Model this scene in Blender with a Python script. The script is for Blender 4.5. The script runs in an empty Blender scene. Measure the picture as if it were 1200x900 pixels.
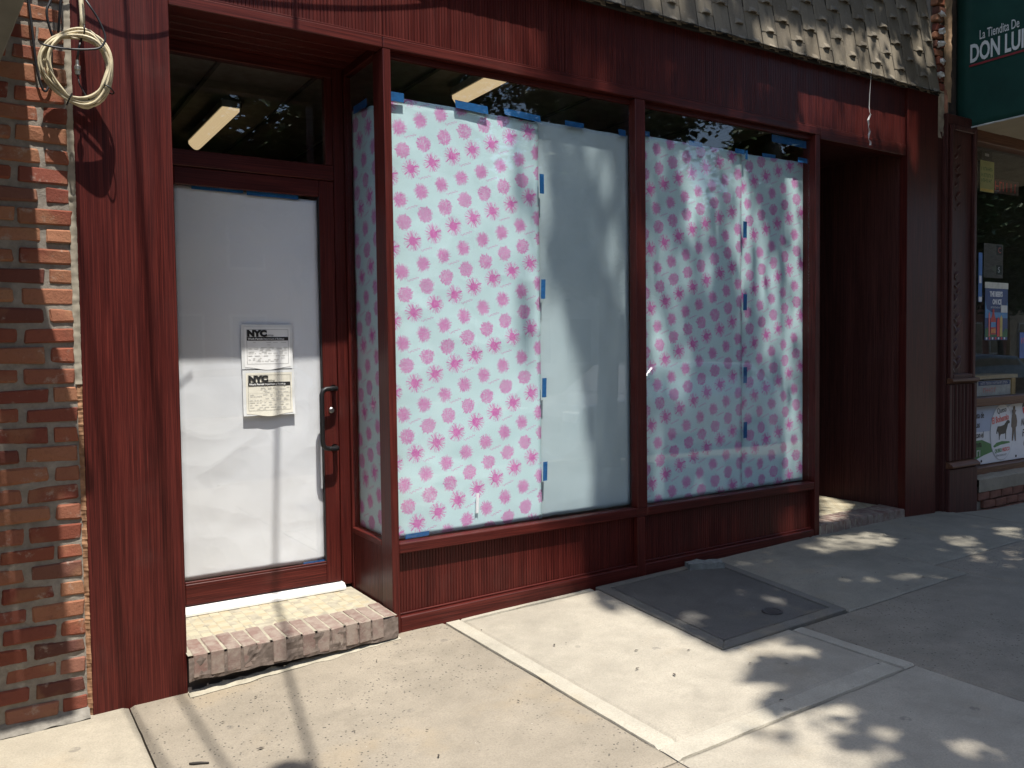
import bpy, bmesh, math, random
from mathutils import Vector, Matrix, noise as mnoise
random.seed(7)
R_ = math.radians
scene = bpy.context.scene
C = scene.collection

# ------------------------------------------------------------------ camera
cam = bpy.data.cameras.new('camera'); camo = bpy.data.objects.new('camera', cam); C.objects.link(camo)
cam.sensor_width = 36; cam.lens = 29.288; cam.clip_end = 400; cam.clip_start = 0.05
right = Vector((0.8415, -0.54011, -0.01258)); up = Vector((0.03274, 0.02773, 0.99908)); fwd = Vector((0.53926, 0.84114, -0.04102))
M = Matrix((right, up, -fwd)).transposed().to_4x4(); M.translation = Vector((0, -4.2047, 1.55))
camo.matrix_world = M; scene.camera = camo

# ------------------------------------------------------------------ light
SUN = Vector((0.105, 1.0, -2.65)).normalized()          # direction the light travels
w = bpy.data.worlds.new('World'); scene.world = w; w.use_nodes = True
wn = w.node_tree; bg = wn.nodes['Background']
sky = wn.nodes.new('ShaderNodeTexSky'); sky.sky_type = 'NISHITA'; sky.sun_disc = False
sky.sun_elevation = R_(69.2); sky.sun_rotation = math.pi + 0.105; sky.air_density = 1.0; sky.dust_density = 1.2
wn.links.new(sky.outputs[0], bg.inputs[0]); bg.inputs[1].default_value = 0.15
sl = bpy.data.lights.new('sun', 'SUN'); sl.energy = 4.8; sl.angle = R_(0.6); sl.color = (1.0, 0.962, 0.90)
so = bpy.data.objects.new('sun', sl); C.objects.link(so); so.rotation_euler = SUN.to_track_quat('-Z', 'Y').to_euler()
so.location = (0, -6, 14)
scene.view_settings.view_transform = 'Standard'; scene.view_settings.look = 'None'
scene.view_settings.exposure = 0.80; scene.view_settings.gamma = 1.0
scene.render.engine = 'CYCLES'
scene.cycles.caustics_reflective = False; scene.cycles.caustics_refractive = False
scene.cycles.max_bounces = 10; scene.cycles.transparent_max_bounces = 16

# ------------------------------------------------------------------ node helpers
class E:                                                   # a socket with arithmetic
    def __init__(s, nt, sock): s.nt = nt; s.s = sock
    def _m(s, op, *o, clamp=False):
        n = s.nt.nodes.new('ShaderNodeMath'); n.operation = op; n.use_clamp = clamp
        for i, v in enumerate((s,) + o):
            if isinstance(v, E): s.nt.links.new(v.s, n.inputs[i])
            else: n.inputs[i].default_value = v
        return E(s.nt, n.outputs[0])
    def __add__(s, o): return s._m('ADD', o)
    __radd__ = __add__
    def __sub__(s, o): return s._m('SUBTRACT', o)
    def __rsub__(s, o): return (s * -1.0) + o
    def __mul__(s, o): return s._m('MULTIPLY', o)
    __rmul__ = __mul__
    def __truediv__(s, o): return s._m('DIVIDE', o)
    def round(s): return s._m('ROUND')
    def abs(s): return s._m('ABSOLUTE')
    def sqrt(s): return s._m('SQRT')
    def cos(s): return s._m('COSINE')
    def sin(s): return s._m('SINE')
    def atan2(s, o): return s._m('ARCTAN2', o)
    def lt(s, o): return s._m('LESS_THAN', o)
    def gt(s, o): return s._m('GREATER_THAN', o)
    def max(s, o): return s._m('MAXIMUM', o)
    def min(s, o): return s._m('MINIMUM', o)
    def pow(s, o): return s._m('POWER', o)
    def step(s, a, b):                                      # smooth 0..1 from a to b
        n = s.nt.nodes.new('ShaderNodeMapRange'); n.interpolation_type = 'SMOOTHSTEP'
        s.nt.links.new(s.s, n.inputs[0])
        n.inputs[1].default_value = min(a, b); n.inputs[2].default_value = max(a, b)
        n.inputs[3].default_value = 0 if a < b else 1; n.inputs[4].default_value = 1 if a < b else 0
        return E(s.nt, n.outputs[0])

class Mat:
    def __init__(s, name, rough=0.6, spec=0.5):
        s.m = bpy.data.materials.new(name); s.m.use_nodes = True; s.nt = s.m.node_tree
        s.b = s.nt.nodes['Principled BSDF']; s.b.inputs['Roughness'].default_value = rough
        s.b.inputs['Specular IOR Level'].default_value = spec
        tc = s.nt.nodes.new('ShaderNodeTexCoord'); s.obj = tc.outputs['Object']
    def xyz(s):
        n = s.nt.nodes.new('ShaderNodeSeparateXYZ'); s.nt.links.new(s.obj, n.inputs[0])
        return [E(s.nt, o) for o in n.outputs]
    def noise(s, scale=5, detail=3, rough=0.55, stretch=(1, 1, 1), dist=0.0, off=(0, 0, 0), vec=None):
        mp = s.nt.nodes.new('ShaderNodeMapping'); mp.inputs['Scale'].default_value = stretch; mp.inputs['Location'].default_value = off
        s.nt.links.new(vec or s.obj, mp.inputs[0])
        n = s.nt.nodes.new('ShaderNodeTexNoise'); n.inputs['Scale'].default_value = scale; n.inputs['Detail'].default_value = detail
        n.inputs['Roughness'].default_value = rough; n.inputs['Distortion'].default_value = dist
        s.nt.links.new(mp.outputs[0], n.inputs[0]); return E(s.nt, n.outputs['Fac'])
    def vor(s, scale=5, stretch=(1, 1, 1)):
        mp = s.nt.nodes.new('ShaderNodeMapping'); mp.inputs['Scale'].default_value = stretch
        s.nt.links.new(s.obj, mp.inputs[0])
        n = s.nt.nodes.new('ShaderNodeTexVoronoi'); n.inputs['Scale'].default_value = scale
        s.nt.links.new(mp.outputs[0], n.inputs[0]); return E(s.nt, n.outputs['Distance']), n.outputs['Color']
    def shuffle(s):                                         # shift the texture by the object's own random number
        r = s.rand() * 43.0; n = s.nt.nodes.new('ShaderNodeVectorMath'); n.operation = 'ADD'
        s.nt.links.new(s.obj, n.inputs[0]); s.nt.links.new(s.vec(r, r * .7, r * 1.3), n.inputs[1]); s.obj = n.outputs[0]; return s
    def vec(s, x, y, z):
        n = s.nt.nodes.new('ShaderNodeCombineXYZ')
        for v, i in zip((x, y, z), n.inputs):
            if isinstance(v, E): s.nt.links.new(v.s, i)
            else: i.default_value = v
        return n.outputs[0]
    def crumple(s, scale, off=0.0):
        mp = s.nt.nodes.new('ShaderNodeMapping'); mp.inputs['Location'].default_value = (off, off * .7, off * 1.3)
        s.nt.links.new(s.obj, mp.inputs[0]); n0 = s.nt.nodes.new('ShaderNodeTexNoise'); n0.inputs['Scale'].default_value = 1.7; n0.inputs['Detail'].default_value = 2
        s.nt.links.new(mp.outputs[0], n0.inputs[0]); va = s.nt.nodes.new('ShaderNodeVectorMath'); va.operation = 'MULTIPLY_ADD'; va.inputs[1].default_value = (.5, .5, .5)
        s.nt.links.new(n0.outputs['Color'], va.inputs[0]); s.nt.links.new(mp.outputs[0], va.inputs[2]); out = None
        for k, wgt in ((scale, 1.0), (scale * 2.3, .35)):
            n = s.nt.nodes.new('ShaderNodeTexVoronoi'); n.inputs['Scale'].default_value = k; s.nt.links.new(va.outputs[0], n.inputs[0])
            e = E(s.nt, n.outputs['Distance']) * wgt; out = e if out is None else out + e
        return out
    def rand(s):
        n = s.nt.nodes.new('ShaderNodeObjectInfo'); return E(s.nt, n.outputs['Random'])
    def ramp(s, fac, stops):
        n = s.nt.nodes.new('ShaderNodeValToRGB'); r = n.color_ramp
        while len(r.elements) < len(stops): r.elements.new(0.5)
        for e, (p, c) in zip(r.elements, stops): e.position = p; e.color = (*c, 1)
        s.nt.links.new(fac.s, n.inputs[0]); return n.outputs[0]
    def mix(s, fac, a, b, mode='MIX'):
        n = s.nt.nodes.new('ShaderNodeMix'); n.data_type = 'RGBA'; n.blend_type = mode
        ins = [i for i in n.inputs if i.type == 'RGBA']
        for v, i in ((fac, n.inputs[0]), (a, ins[0]), (b, ins[1])):
            if isinstance(v, E): s.nt.links.new(v.s, i)
            elif isinstance(v, (int, float)): i.default_value = v
            elif isinstance(v, tuple): i.default_value = (*v, 1)
            else: s.nt.links.new(v, i)
        return [o for o in n.outputs if o.type == 'RGBA'][0]
    def color(s, c):
        if isinstance(c, tuple): s.b.inputs['Base Color'].default_value = (*c, 1)
        else: s.nt.links.new(c, s.b.inputs['Base Color'])
        return s
    def bump(s, h, dist=0.002, strength=1.0):
        n = s.nt.nodes.new('ShaderNodeBump'); n.inputs['Distance'].default_value = dist; n.inputs['Strength'].default_value = strength
        s.nt.links.new(h.s, n.inputs['Height']); s.nt.links.new(n.outputs[0], s.b.inputs['Normal']); return s
    def rough(s, e): s.nt.links.new(e.s, s.b.inputs['Roughness']); return s

def plain(name, col, rough=0.6, spec=0.4, var=0.25, scale=12, metal=0.0):
    m = Mat(name, rough, spec); n = m.noise(scale, 4)
    m.color(m.ramp(n, [(0.25, tuple(c * (1 - var) for c in col)), (0.75, tuple(min(1, c * (1 + var)) for c in col))]))
    m.b.inputs['Metallic'].default_value = metal
    return m.m

def wood(name, axis, dark, mid, light, rough=0.36):
    m = Mat(name, rough, 0.22)
    k = {'x': (1.0, 70, 70), 'y': (70, 1.0, 70), 'z': (70, 70, 1.0)}[axis]
    k2 = {'x': (0.35, 14, 14), 'y': (14, 0.35, 14), 'z': (14, 14, 0.35)}[axis]
    n1 = m.noise(2.2, 4, 0.7, k); n2 = m.noise(1.0, 3, 0.5, k2, 0.3); n3 = m.noise(1.3, 2, 0.5, tuple(v * 1.7 for v in k), off=(3, 5, 7))
    f = n1 * 0.82 + n2 * 0.18
    c = m.ramp(f, [(0.40, dark), (0.5, mid), (0.62, light)])
    streak = n3.step(0.66, 0.74)
    c = m.mix(streak * 0.4, c, tuple(min(1, v * 1.9) for v in light))
    dirt = m.noise(3.0, 5, 0.6)
    c = m.mix(dirt.step(0.55, 0.8) * 0.12, c, (0.10, 0.06, 0.05))
    m.color(c); m.bump(n1, 0.0008, 0.5); m.rough(n2 * 0.22 + (rough - 0.1) + dirt * 0.08)
    return m.m
RED = ((0.034, 0.0052, 0.0041), (0.058, 0.0090, 0.0069), (0.092, 0.0162, 0.0115))
W_V = wood('red_wood_upright', 'z', *RED); W_H = wood('red_wood_lengthwise', 'x', *RED); W_D = wood('red_wood_crosswise', 'y', *RED)
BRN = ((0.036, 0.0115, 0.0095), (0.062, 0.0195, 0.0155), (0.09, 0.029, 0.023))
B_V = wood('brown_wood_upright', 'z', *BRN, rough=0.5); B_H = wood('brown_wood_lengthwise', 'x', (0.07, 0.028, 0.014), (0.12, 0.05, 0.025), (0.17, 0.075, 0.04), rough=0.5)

def glass(name, tint=(0.985, 0.99, 0.985), base=0.052):
    m = Mat(name); nt = m.nt; out = nt.nodes['Material Output']; nt.nodes.remove(m.b)
    tr = nt.nodes.new('ShaderNodeBsdfTransparent'); tr.inputs[0].default_value = (*tint, 1)
    gl = nt.nodes.new('ShaderNodeBsdfGlossy'); gl.inputs['Roughness'].default_value = 0.0
    lw = nt.nodes.new('ShaderNodeLayerWeight'); lw.inputs[0].default_value = 0.5
    f = E(nt, lw.outputs['Facing']).pow(5.0) * (1 - base) + base
    bn = nt.nodes.new('ShaderNodeBump'); bn.inputs['Distance'].default_value = 0.0006; bn.inputs['Strength'].default_value = 0.6
    nt.links.new(m.noise(1.6, 1, 0.4).s, bn.inputs['Height']); nt.links.new(bn.outputs[0], gl.inputs['Normal'])
    smear = m.noise(2.0, 5, 0.65, (1, 1, 0.3)).step(0.55, 0.85) * 0.05
    df = nt.nodes.new('ShaderNodeBsdfDiffuse'); df.inputs[0].default_value = (0.75, 0.75, 0.72, 1)
    m1 = nt.nodes.new('ShaderNodeMixShader'); m2 = nt.nodes.new('ShaderNodeMixShader')
    nt.links.new(f.s, m1.inputs[0]); nt.links.new(tr.outputs[0], m1.inputs[1]); nt.links.new(gl.outputs[0], m1.inputs[2])
    nt.links.new(smear.s, m2.inputs[0]); nt.links.new(m1.outputs[0], m2.inputs[1]); nt.links.new(df.outputs[0], m2.inputs[2])
    nt.links.new(m2.outputs[0], out.inputs[0]); return m.m
GLASS = glass('window_glass')

def emit(name, col, strength):
    m = Mat(name); m.color((0.8, 0.78, 0.7)); m.b.inputs['Emission Color'].default_value = (*col, 1); m.b.inputs['Emission Strength'].default_value = strength; return m.m

# ------------------------------------------------------------------ mesh helpers
class MB:
    def __init__(s): s.v = []; s.f = []
    def add(s, vs, fs):
        o = len(s.v); s.v += [tuple(v) for v in vs]; s.f += [tuple(i + o for i in f) for f in fs]; return s
    def box(s, x0, x1, y0, y1, z0, z1):
        return s.add([(x0, y0, z0), (x1, y0, z0), (x1, y1, z0), (x0, y1, z0), (x0, y0, z1), (x1, y0, z1), (x1, y1, z1), (x0, y1, z1)],
                     [(0, 3, 2, 1), (4, 5, 6, 7), (0, 1, 5, 4), (1, 2, 6, 5), (2, 3, 7, 6), (3, 0, 4, 7)])
    def hexa(s, p):                                         # 8 corners: bottom ring, top ring
        return s.add(p, [(0, 3, 2, 1), (4, 5, 6, 7), (0, 1, 5, 4), (1, 2, 6, 5), (2, 3, 7, 6), (3, 0, 4, 7)])
    def tube(s, pts, r, n=8, caps=True):
        pts = [Vector(p) for p in pts]; rr = r if isinstance(r, (list, tuple)) else [r] * len(pts)
        t0 = (pts[1] - pts[0]).normalized(); a = t0.orthogonal().normalized(); rings = []
        for i, p in enumerate(pts):
            t = (pts[min(i + 1, len(pts) - 1)] - pts[max(i - 1, 0)]).normalized()
            a = (a - t * a.dot(t)).normalized(); b = t.cross(a)
            rings.append([p + (a * math.cos(2 * math.pi * k / n) + b * math.sin(2 * math.pi * k / n)) * rr[i] for k in range(n)])
        vs = [v for r_ in rings for v in r_]; fs = []
        for i in range(len(pts) - 1):
            for k in range(n):
                k2 = (k + 1) % n; fs.append((i * n + k, i * n + k2, (i + 1) * n + k2, (i + 1) * n + k))
        if caps: fs.append(tuple(range(n))[::-1]); fs.append(tuple((len(pts) - 1) * n + k for k in range(n)))
        return s.add(vs, fs)
    def grid(s, fn, nu, nv):
        vs = [fn(i / nu, j / nv) for j in range(nv + 1) for i in range(nu + 1)]
        fs = [(j * (nu + 1) + i, j * (nu + 1) + i + 1, (j + 1) * (nu + 1) + i + 1, (j + 1) * (nu + 1) + i) for j in range(nv) for i in range(nu)]
        return s.add(vs, fs)
    def prism(s, poly, axis, a, b):                         # polygon in the two other axes, extruded a..b
        n = len(poly)
        def pt(p, h): return {'x': (h, p[0], p[1]), 'y': (p[0], h, p[1]), 'z': (p[0], p[1], h)}[axis]
        vs = [pt(p, a) for p in poly] + [pt(p, b) for p in poly]
        fs = [tuple(range(n)), tuple(range(2 * n - 1, n - 1, -1))] + [(i, i + n, (i + 1) % n + n, (i + 1) % n) for i in range(n)]
        return s.add(vs, fs)
    def lathe(s, prof, c=(0, 0, 0), n=20):
        vs = []; fs = []
        for r, z in prof:
            vs += [(c[0] + r * math.cos(2 * math.pi * k / n), c[1] + r * math.sin(2 * math.pi * k / n), c[2] + z) for k in range(n)]
        for i in range(len(prof) - 1):
            for k in range(n):
                k2 = (k + 1) % n; fs.append((i * n + k, i * n + k2, (i + 1) * n + k2, (i + 1) * n + k))
        return s.add(vs, fs)
    def mesh(s, name, mat=None, off=(0, 0, 0), smooth=False):
        me = bpy.data.meshes.new(name); o = Vector(off)
        me.from_pydata([Vector(v) - o for v in s.v], [], s.f); me.validate()
        bm = bmesh.new(); bm.from_mesh(me); bmesh.ops.recalc_face_normals(bm, faces=bm.faces); bm.to_mesh(me); bm.free()
        if mat: me.materials.append(mat)
        if smooth: me.polygons.foreach_set('use_smooth', [True] * len(me.polygons))
        return me
    def build(s, name, mat, parent=None, bevel=0.0, smooth=False, seg=1):
        off = Vector((0, 0, 0)); p = parent
        while p: off += p.location; p = p.parent
        o = bpy.data.objects.new(name, s.mesh(name, mat, off, smooth)); C.objects.link(o); o.parent = parent
        if bevel:
            b = o.modifiers.new('bevel', 'BEVEL'); b.width = bevel; b.segments = seg; b.limit_method = 'ANGLE'
        return o
def box(name, mat, parent, x0, x1, y0, y1, z0, z1, bevel=0.003): return MB().box(x0, x1, y0, y1, z0, z1).build(name, mat, parent, bevel)
def tag(o, label=None, cat=None, group=None, kind=None):
    if label: o['label'] = label
    if cat: o['category'] = cat
    if group: o['group'] = group
    if kind: o['kind'] = kind
    return o
def thing(name, label, cat, loc=(0, 0, 0), group=None):
    o = bpy.data.objects.new(name, None); C.objects.link(o); o.location = loc; o.empty_display_size = 0.1
    return tag(o, label, cat, group)
def copy_tree(o, parent=None):
    c = o.copy(); C.objects.link(c); c.parent = parent
    for ch in list(o.children): copy_tree(ch, c)
    return c
def inst(name, me, parent, loc, rot=(0, 0, 0), scale=(1, 1, 1)):
    o = bpy.data.objects.new(name, me); C.objects.link(o); o.parent = parent
    o.location = Vector(loc) - (parent.location if parent else Vector()); o.rotation_euler = rot; o.scale = scale; return o
def text_mesh(s, size, bold=0.0, xs=1.0, extrude=0.0004, align='LEFT', shear=0.0):
    cu = bpy.data.curves.new('lettering', 'FONT'); cu.body = s; cu.size = size; cu.offset = bold; cu.extrude = extrude; cu.align_x = align; cu.shear = shear; cu.resolution_u = 3
    ob = bpy.data.objects.new('lettering', cu); C.objects.link(ob)
    dg = bpy.context.evaluated_depsgraph_get(); me = bpy.data.meshes.new_from_object(ob.evaluated_get(dg))
    bpy.data.objects.remove(ob); bpy.data.curves.remove(cu)
    for v in me.vertices: v.co.x *= xs
    me.name = 'lettering'; return me
ROT = {'front': Matrix(((1, 0, 0), (0, 0, -1), (0, 1, 0))), 'left': Matrix(((0, 0, -1), (-1, 0, 0), (0, 1, 0)))}
def text(s, size, loc, mat, parent, face='front', tilt=0.0, name='lettering', **k):
    me = text_mesh(s, size, **k); me.materials.clear(); me.materials.append(mat)
    o = bpy.data.objects.new(name, me); C.objects.link(o); o.parent = parent
    rm = ROT[face].to_4x4() @ Matrix.Rotation(tilt, 4, 'Z')
    off = Vector((0, 0, 0)); p = parent
    while p: off += p.location; p = p.parent
    rm.translation = Vector(loc) - off; o.matrix_local = rm; return o

def lerp_tab(t, x):
    if x <= t[0][0]: return t[0][1]
    for (a, u), (b, v) in zip(t, t[1:]):
        if x <= b: k = (x - a) / (b - a); return u + (v - u) * k
    return t[-1][1]
def H(x, y):                                                # height of the sloping pavement
    return lerp_tab([(-12, -.20), (0.3, -.098), (0.85, -.085), (1.9, -.023), (3.7, .015), (5.57, .054), (6.6, .066), (7.3, .04), (8.0, -.005), (30, -.10)], x) + 0.0066 * max(y, -5)
# ------------------------------------------------------------------ pavement
def concrete(name, base, speck=0.0, dark=0.5, warm=0.0):
    m = Mat(name, 0.9, 0.25)
    big = m.noise(0.9, 6, 0.62); mid = m.noise(6, 5, 0.6); fine = m.noise(130, 3, 0.7)
    lo = tuple(c * 0.74 for c in base); hi = tuple(c * 1.18 for c in base)
    c = m.ramp(big * 0.55 + mid * 0.45, [(0.33, lo), (0.68, hi)])
    c = m.mix(fine.step(0.35, 0.7) * 0.42, c, tuple(x * 0.55 for x in base))
    c = m.mix(m.noise(1.7, 4, 0.6, off=(4, 2, 0)).step(0.56, 0.72) * 0.28, c, (0.30, 0.225, 0.13))
    st = m.noise(2.2, 6, 0.7, off=(9, 1, 0)).step(0.54, 0.70)
    c = m.mix(st * 0.5, c, tuple(x * 0.6 for x in base))
    d1, _ = m.vor(48)
    if speck:                                               # dark aggregate, in patches
        patch = m.noise(1.2, 3, 0.5, off=(2, 7, 0)).step(0.36, 0.55)
        c = m.mix(d1.step(0.27, 0.15) * patch * m.noise(25, 1, .5).step(.42, .55) * speck, c, (0.055, 0.05, 0.045))
    d2, _ = m.vor(16)
    c = m.mix(d2.step(0.06, 0.035) * 0.6, c, (0.08, 0.07, 0.06))
    d4, _ = m.vor(3.1)
    c = m.mix(d4.step(0.085, 0.06) * m.noise(40, 2, .5).step(.3, .6) * 0.45, c, (0.10, 0.09, 0.08))   # old gum spots
    d3, _ = m.vor(9, (1, 1.3, 1))
    c = m.mix(d3.step(0.022, 0.014) * 0.8, c, (0.75, 0.72, 0.66))
    m.color(c); m.bump(fine * 0.6 + mid * 0.9 + m.noise(45, 4, .65) * .5 + d1.step(0.2, 0.05) * -0.3, 0.006, 0.6); return m.m
CON_LIGHT = concrete('pale_concrete', (0.335, 0.300, 0.238)); CON_CREAM = concrete('cream_concrete', (0.345, 0.305, 0.235))
CON_TAN = concrete('tan_concrete', (0.258, 0.222, 0.170), 0.95); CON_DARK = concrete('dark_aggregate_concrete', (0.235, 0.205, 0.16), 0.9)
CON_STRIP = concrete('smooth_concrete_border', (0.385, 0.350, 0.28)); CON_HATCH = concrete('charcoal_concrete', (0.105, 0.098, 0.088), 0.7)
CON_DUSTY = concrete('dusty_concrete', (0.25, 0.228, 0.18), 0.4)
ASPHALT = concrete('asphalt', (0.05, 0.05, 0.05), 0.3)

def slab(mat, parent, pts, lift=0.0, name='slab', n=14):
    """a quad slab (corner order: left-front, right-front, right-back, left-back) following the pavement height, with bevelled joints"""
    a, b, c, d = [Vector((*p, 0)) for p in pts]; g = 0.004
    mb = MB(); cx = (a + b + c + d) / 4
    def pt(u, v):
        p = (a * (1 - u) + b * u) * (1 - v) + (d * (1 - u) + c * u) * v
        e = 1.0 if u in (0.0, 1.0) or v in (0.0, 1.0) else 0.0
        p = p + (cx - p).normalized() * 0.0045
        wob = 0.0035 * mnoise.noise((p.x * 2.1, p.y * 2.1, 1.3)) + 0.0015 * mnoise.noise((p.x * 9, p.y * 9, 4.1))
        if e: p = p + Vector((mnoise.noise((p.x * 14, p.y * 14, 0)), mnoise.noise((p.x * 14, p.y * 14, 9)), 0)) * 0.003
        return (p.x, p.y, H(p.x, p.y) + lift + wob - 0.009 * e)
    nu = max(4, min(40, int((b - a).length / 0.09))); nv = max(4, min(40, int((d - a).length / 0.09)))
    us = [0, 0.012] + [i / nu for i in range(1, nu)] + [0.988, 1]; vs = [0, 0.012] + [i / nv for i in range(1, nv)] + [0.988, 1]
    us = [0.0] + us[1:-1] + [1.0]; vs = [0.0] + vs[1:-1] + [1.0]
    W = len(us)
    V = [pt(u, v) for v in vs for u in us]
    F = [(j * W + i, j * W + i + 1, (j + 1) * W + i + 1, (j + 1) * W + i) for j in range(len(vs) - 1) for i in range(W - 1)]
    k = len(V)                                              # skirt
    ring = [i for i in range(W)] + [j * W + W - 1 for j in range(1, len(vs))] + [(len(vs) - 1) * W + i for i in range(W - 2, -1, -1)] + [j * W for j in range(len(vs) - 2, 0, -1)]
    V += [(V[i][0], V[i][1], V[i][2] - 0.09) for i in ring]
    F += [(ring[i], ring[(i + 1) % len(ring)], k + (i + 1) % len(ring), k + i) for i in range(len(ring))]
    mb.add(V, F); return mb.build(name, mat, parent, smooth=False)

KERB = -5.0
ground = MB(); xs = [-40, -12, -6, 0, .3, .85, 1.9, 3.7, 5.57, 6.6, 7.3, 8, 12, 20, 45]; ys = [KERB + .02, -3, -1, 0, 1.5, 6]
ground.add([(x, y, H(x, y) - 0.03) for y in ys for x in xs], [(j * len(xs) + i, j * len(xs) + i + 1, (j + 1) * len(xs) + i + 1, (j + 1) * len(xs) + i) for j in range(len(ys) - 1) for i in range(len(xs) - 1)])
tag(ground.build('ground', plain('joint_dirt', (0.10, 0.085, 0.06), 0.95, 0.1)), kind='structure')
pave = bpy.data.objects.new('sidewalk', None); C.objects.link(pave); tag(pave, kind='structure')
Y0 = 0.04
SL = [
    (CON_CREAM, [(-1.6, -1.9), (.555, -1.9), (.545, Y0), (-1.6, Y0)]),
    (CON_LIGHT, [(-4.0, -1.9), (-1.6, -1.9), (-1.6, Y0), (-4.0, Y0)]),
    (CON_TAN, [(.555, -1.9), (2.215, -1.9), (2.225, Y0), (.545, Y0)]),
    (CON_STRIP, [(2.215, -1.79), (2.312, -1.79), (2.312, Y0), (2.225, Y0)]),
    (CON_STRIP, [(2.215, -1.9), (3.70, -1.9), (3.70, -1.79), (2.215, -1.79)]),
    (CON_STRIP, [(3.70, -1.9), (3.78, -1.9), (3.765, -1.24), (3.69, -1.24)]),
    (CON_LIGHT, [(2.312, -1.79), (3.70, -1.79), (3.69, -.03), (2.312, -.03)]),
    (CON_STRIP, [(2.312, -.03), (3.29, -.03), (3.29, Y0), (2.312, Y0)]),
    (CON_DARK, [(3.78, -2.9), (5.46, -2.9), (5.46, -1.24), (3.765, -1.24)]),
    (CON_DUSTY, [(4.20, -1.24), (5.46, -1.24), (5.46, Y0), (4.40, Y0)]),
    (CON_DARK, [(5.46, -2.9), (7.4, -2.9), (7.4, -1.0), (5.46, -1.0)]),
    (CON_DUSTY, [(5.46, -1.0), (7.4, -1.0), (7.4, Y0), (5.46, Y0)]),
    (CON_DUSTY, [(7.4, -2.9), (9.6, -2.9), (9.6, -.05), (7.4, -.05)]),
    (CON_LIGHT, [(9.6, -2.9), (12.5, -2.9), (12.5, -.05), (9.6, -.05)]),
    (CON_LIGHT, [(2.215, -3.4), (3.78, -3.4), (3.78, -1.9), (2.215, -1.9)]),
    (CON_TAN, [(.555, -3.4), (2.215, -3.4), (2.215, -1.9), (.555, -1.9)]),
    (CON_LIGHT, [(-1.6, -3.4), (.555, -3.4), (.555, -1.9), (-1.6, -1.9)]),
    (CON_TAN, [(-4, -4.85), (.8, -4.85), (.8, -3.4), (-4, -3.4)]),
    (CON_LIGHT, [(.8, -4.85), (3.78, -4.85), (3.78, -3.4), (.8, -3.4)]),
    (CON_TAN, [(3.78, -4.85), (6.2, -4.85), (6.2, -2.9), (3.78, -2.9)]),
    (CON_LIGHT, [(7.8, -4.85), (12.5, -4.85), (12.5, -2.9), (7.8, -2.9)]),
    (CON_LIGHT, [(12.5, -4.85), (20, -4.85), (20, -.05), (12.5, -.05)]),
]
for m, p in SL: slab(m, pave, p)
kb = MB()
for i in range(30): kb.box(-20 + i * 1.6 + .003, -20 + (i + 1) * 1.6 - .003, KERB, -4.853, -.35, H(-20 + i * 1.6 + .8, KERB) - .004)
tag(kb.build('kerb', CON_LIGHT, None, 0.01), kind='structure')
rd = MB(); rd.add([(-60, -15, -.27), (60, -15, -.27), (60, KERB + .01, -.24), (-60, KERB + .01, -.24)], [(0, 1, 2, 3)])
tag(rd.build('road', ASPHALT), kind='structure')
sw = MB().box(-60, 60, -19.0, -15.0, -.4, -.12); tag(sw.build('far_sidewalk', CON_LIGHT, None, .01), kind='structure')

# the dark cellar hatch set flush in the pavement
hatch = thing('cellar_hatch', 'dark charcoal concrete hatch with a raised rim set in the pavement below the window', 'hatch', (3.75, -.63, 0.0))
def hq(f):                                                  # hatch quad scaled about its centre
    q = [(3.165, -1.237), (4.185, -1.232), (4.385, -.02), (3.30, -.02)]; cx = sum(a for a, _ in q) / 4; cy = sum(b for _, b in q) / 4
    return [(cx + (a - cx) * f[0], cy + (b - cy) * f[1]) for a, b in q]
outer, inner = hq((1, 1)), hq((.86, .885))
rim = MB()
for i in range(4):
    j = (i + 1) % 4; a, b, c, d = outer[i], outer[j], inner[j], inner[i]
    top = [(*p, H(*p) + .012) for p in (a, b)] + [(*p, H(*p) + .017) for p in (c, d)]
    rim.hexa([(x, y, z - .06) for x, y, z in top] + top)
rim.build('rim', concrete('grey_hatch_rim', (0.15, 0.14, 0.12), .2), hatch, .004)
lid_pts = hq((.842, .868)); lid = MB(); a, b, c, d = [Vector((*p, 0)) for p in lid_pts]
def lidpt(u, v):
    p = (a * (1 - u) + b * u) * (1 - v) + (d * (1 - u) + c * u) * v
    return (p.x, p.y, H(p.x, p.y) + .011 + .002 * mnoise.noise((p.x * 6, p.y * 6, 2)))
lid.grid(lidpt, 16, 16).build('lid', CON_HATCH, hatch)
pr = MB()
pr.lathe([(.0, .0), (.045, .0), (.048, .004), (.058, .004), (.060, -.004)], (3.813, -1.009, H(3.813, -1.009) + .014)); pr.build('pull_ring', plain('rusty_iron', (.035, .03, .028), .6, .5), hatch)

# ------------------------------------------------------------------ the shopfront
front = thing('shopfront', 'closed red wood-grain shopfront with papered display windows and a recessed door', 'shopfront', (3.5, 0, 0))
TOPZ = 3.86
MB().box(.393, .806, -.012, .06, -.16, TOPZ).build('pillar', W_V, front, .003)
rp = box('pillar', W_V, front, 6.709, 7.165, -.012, .06, -.05, TOPZ)
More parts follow.
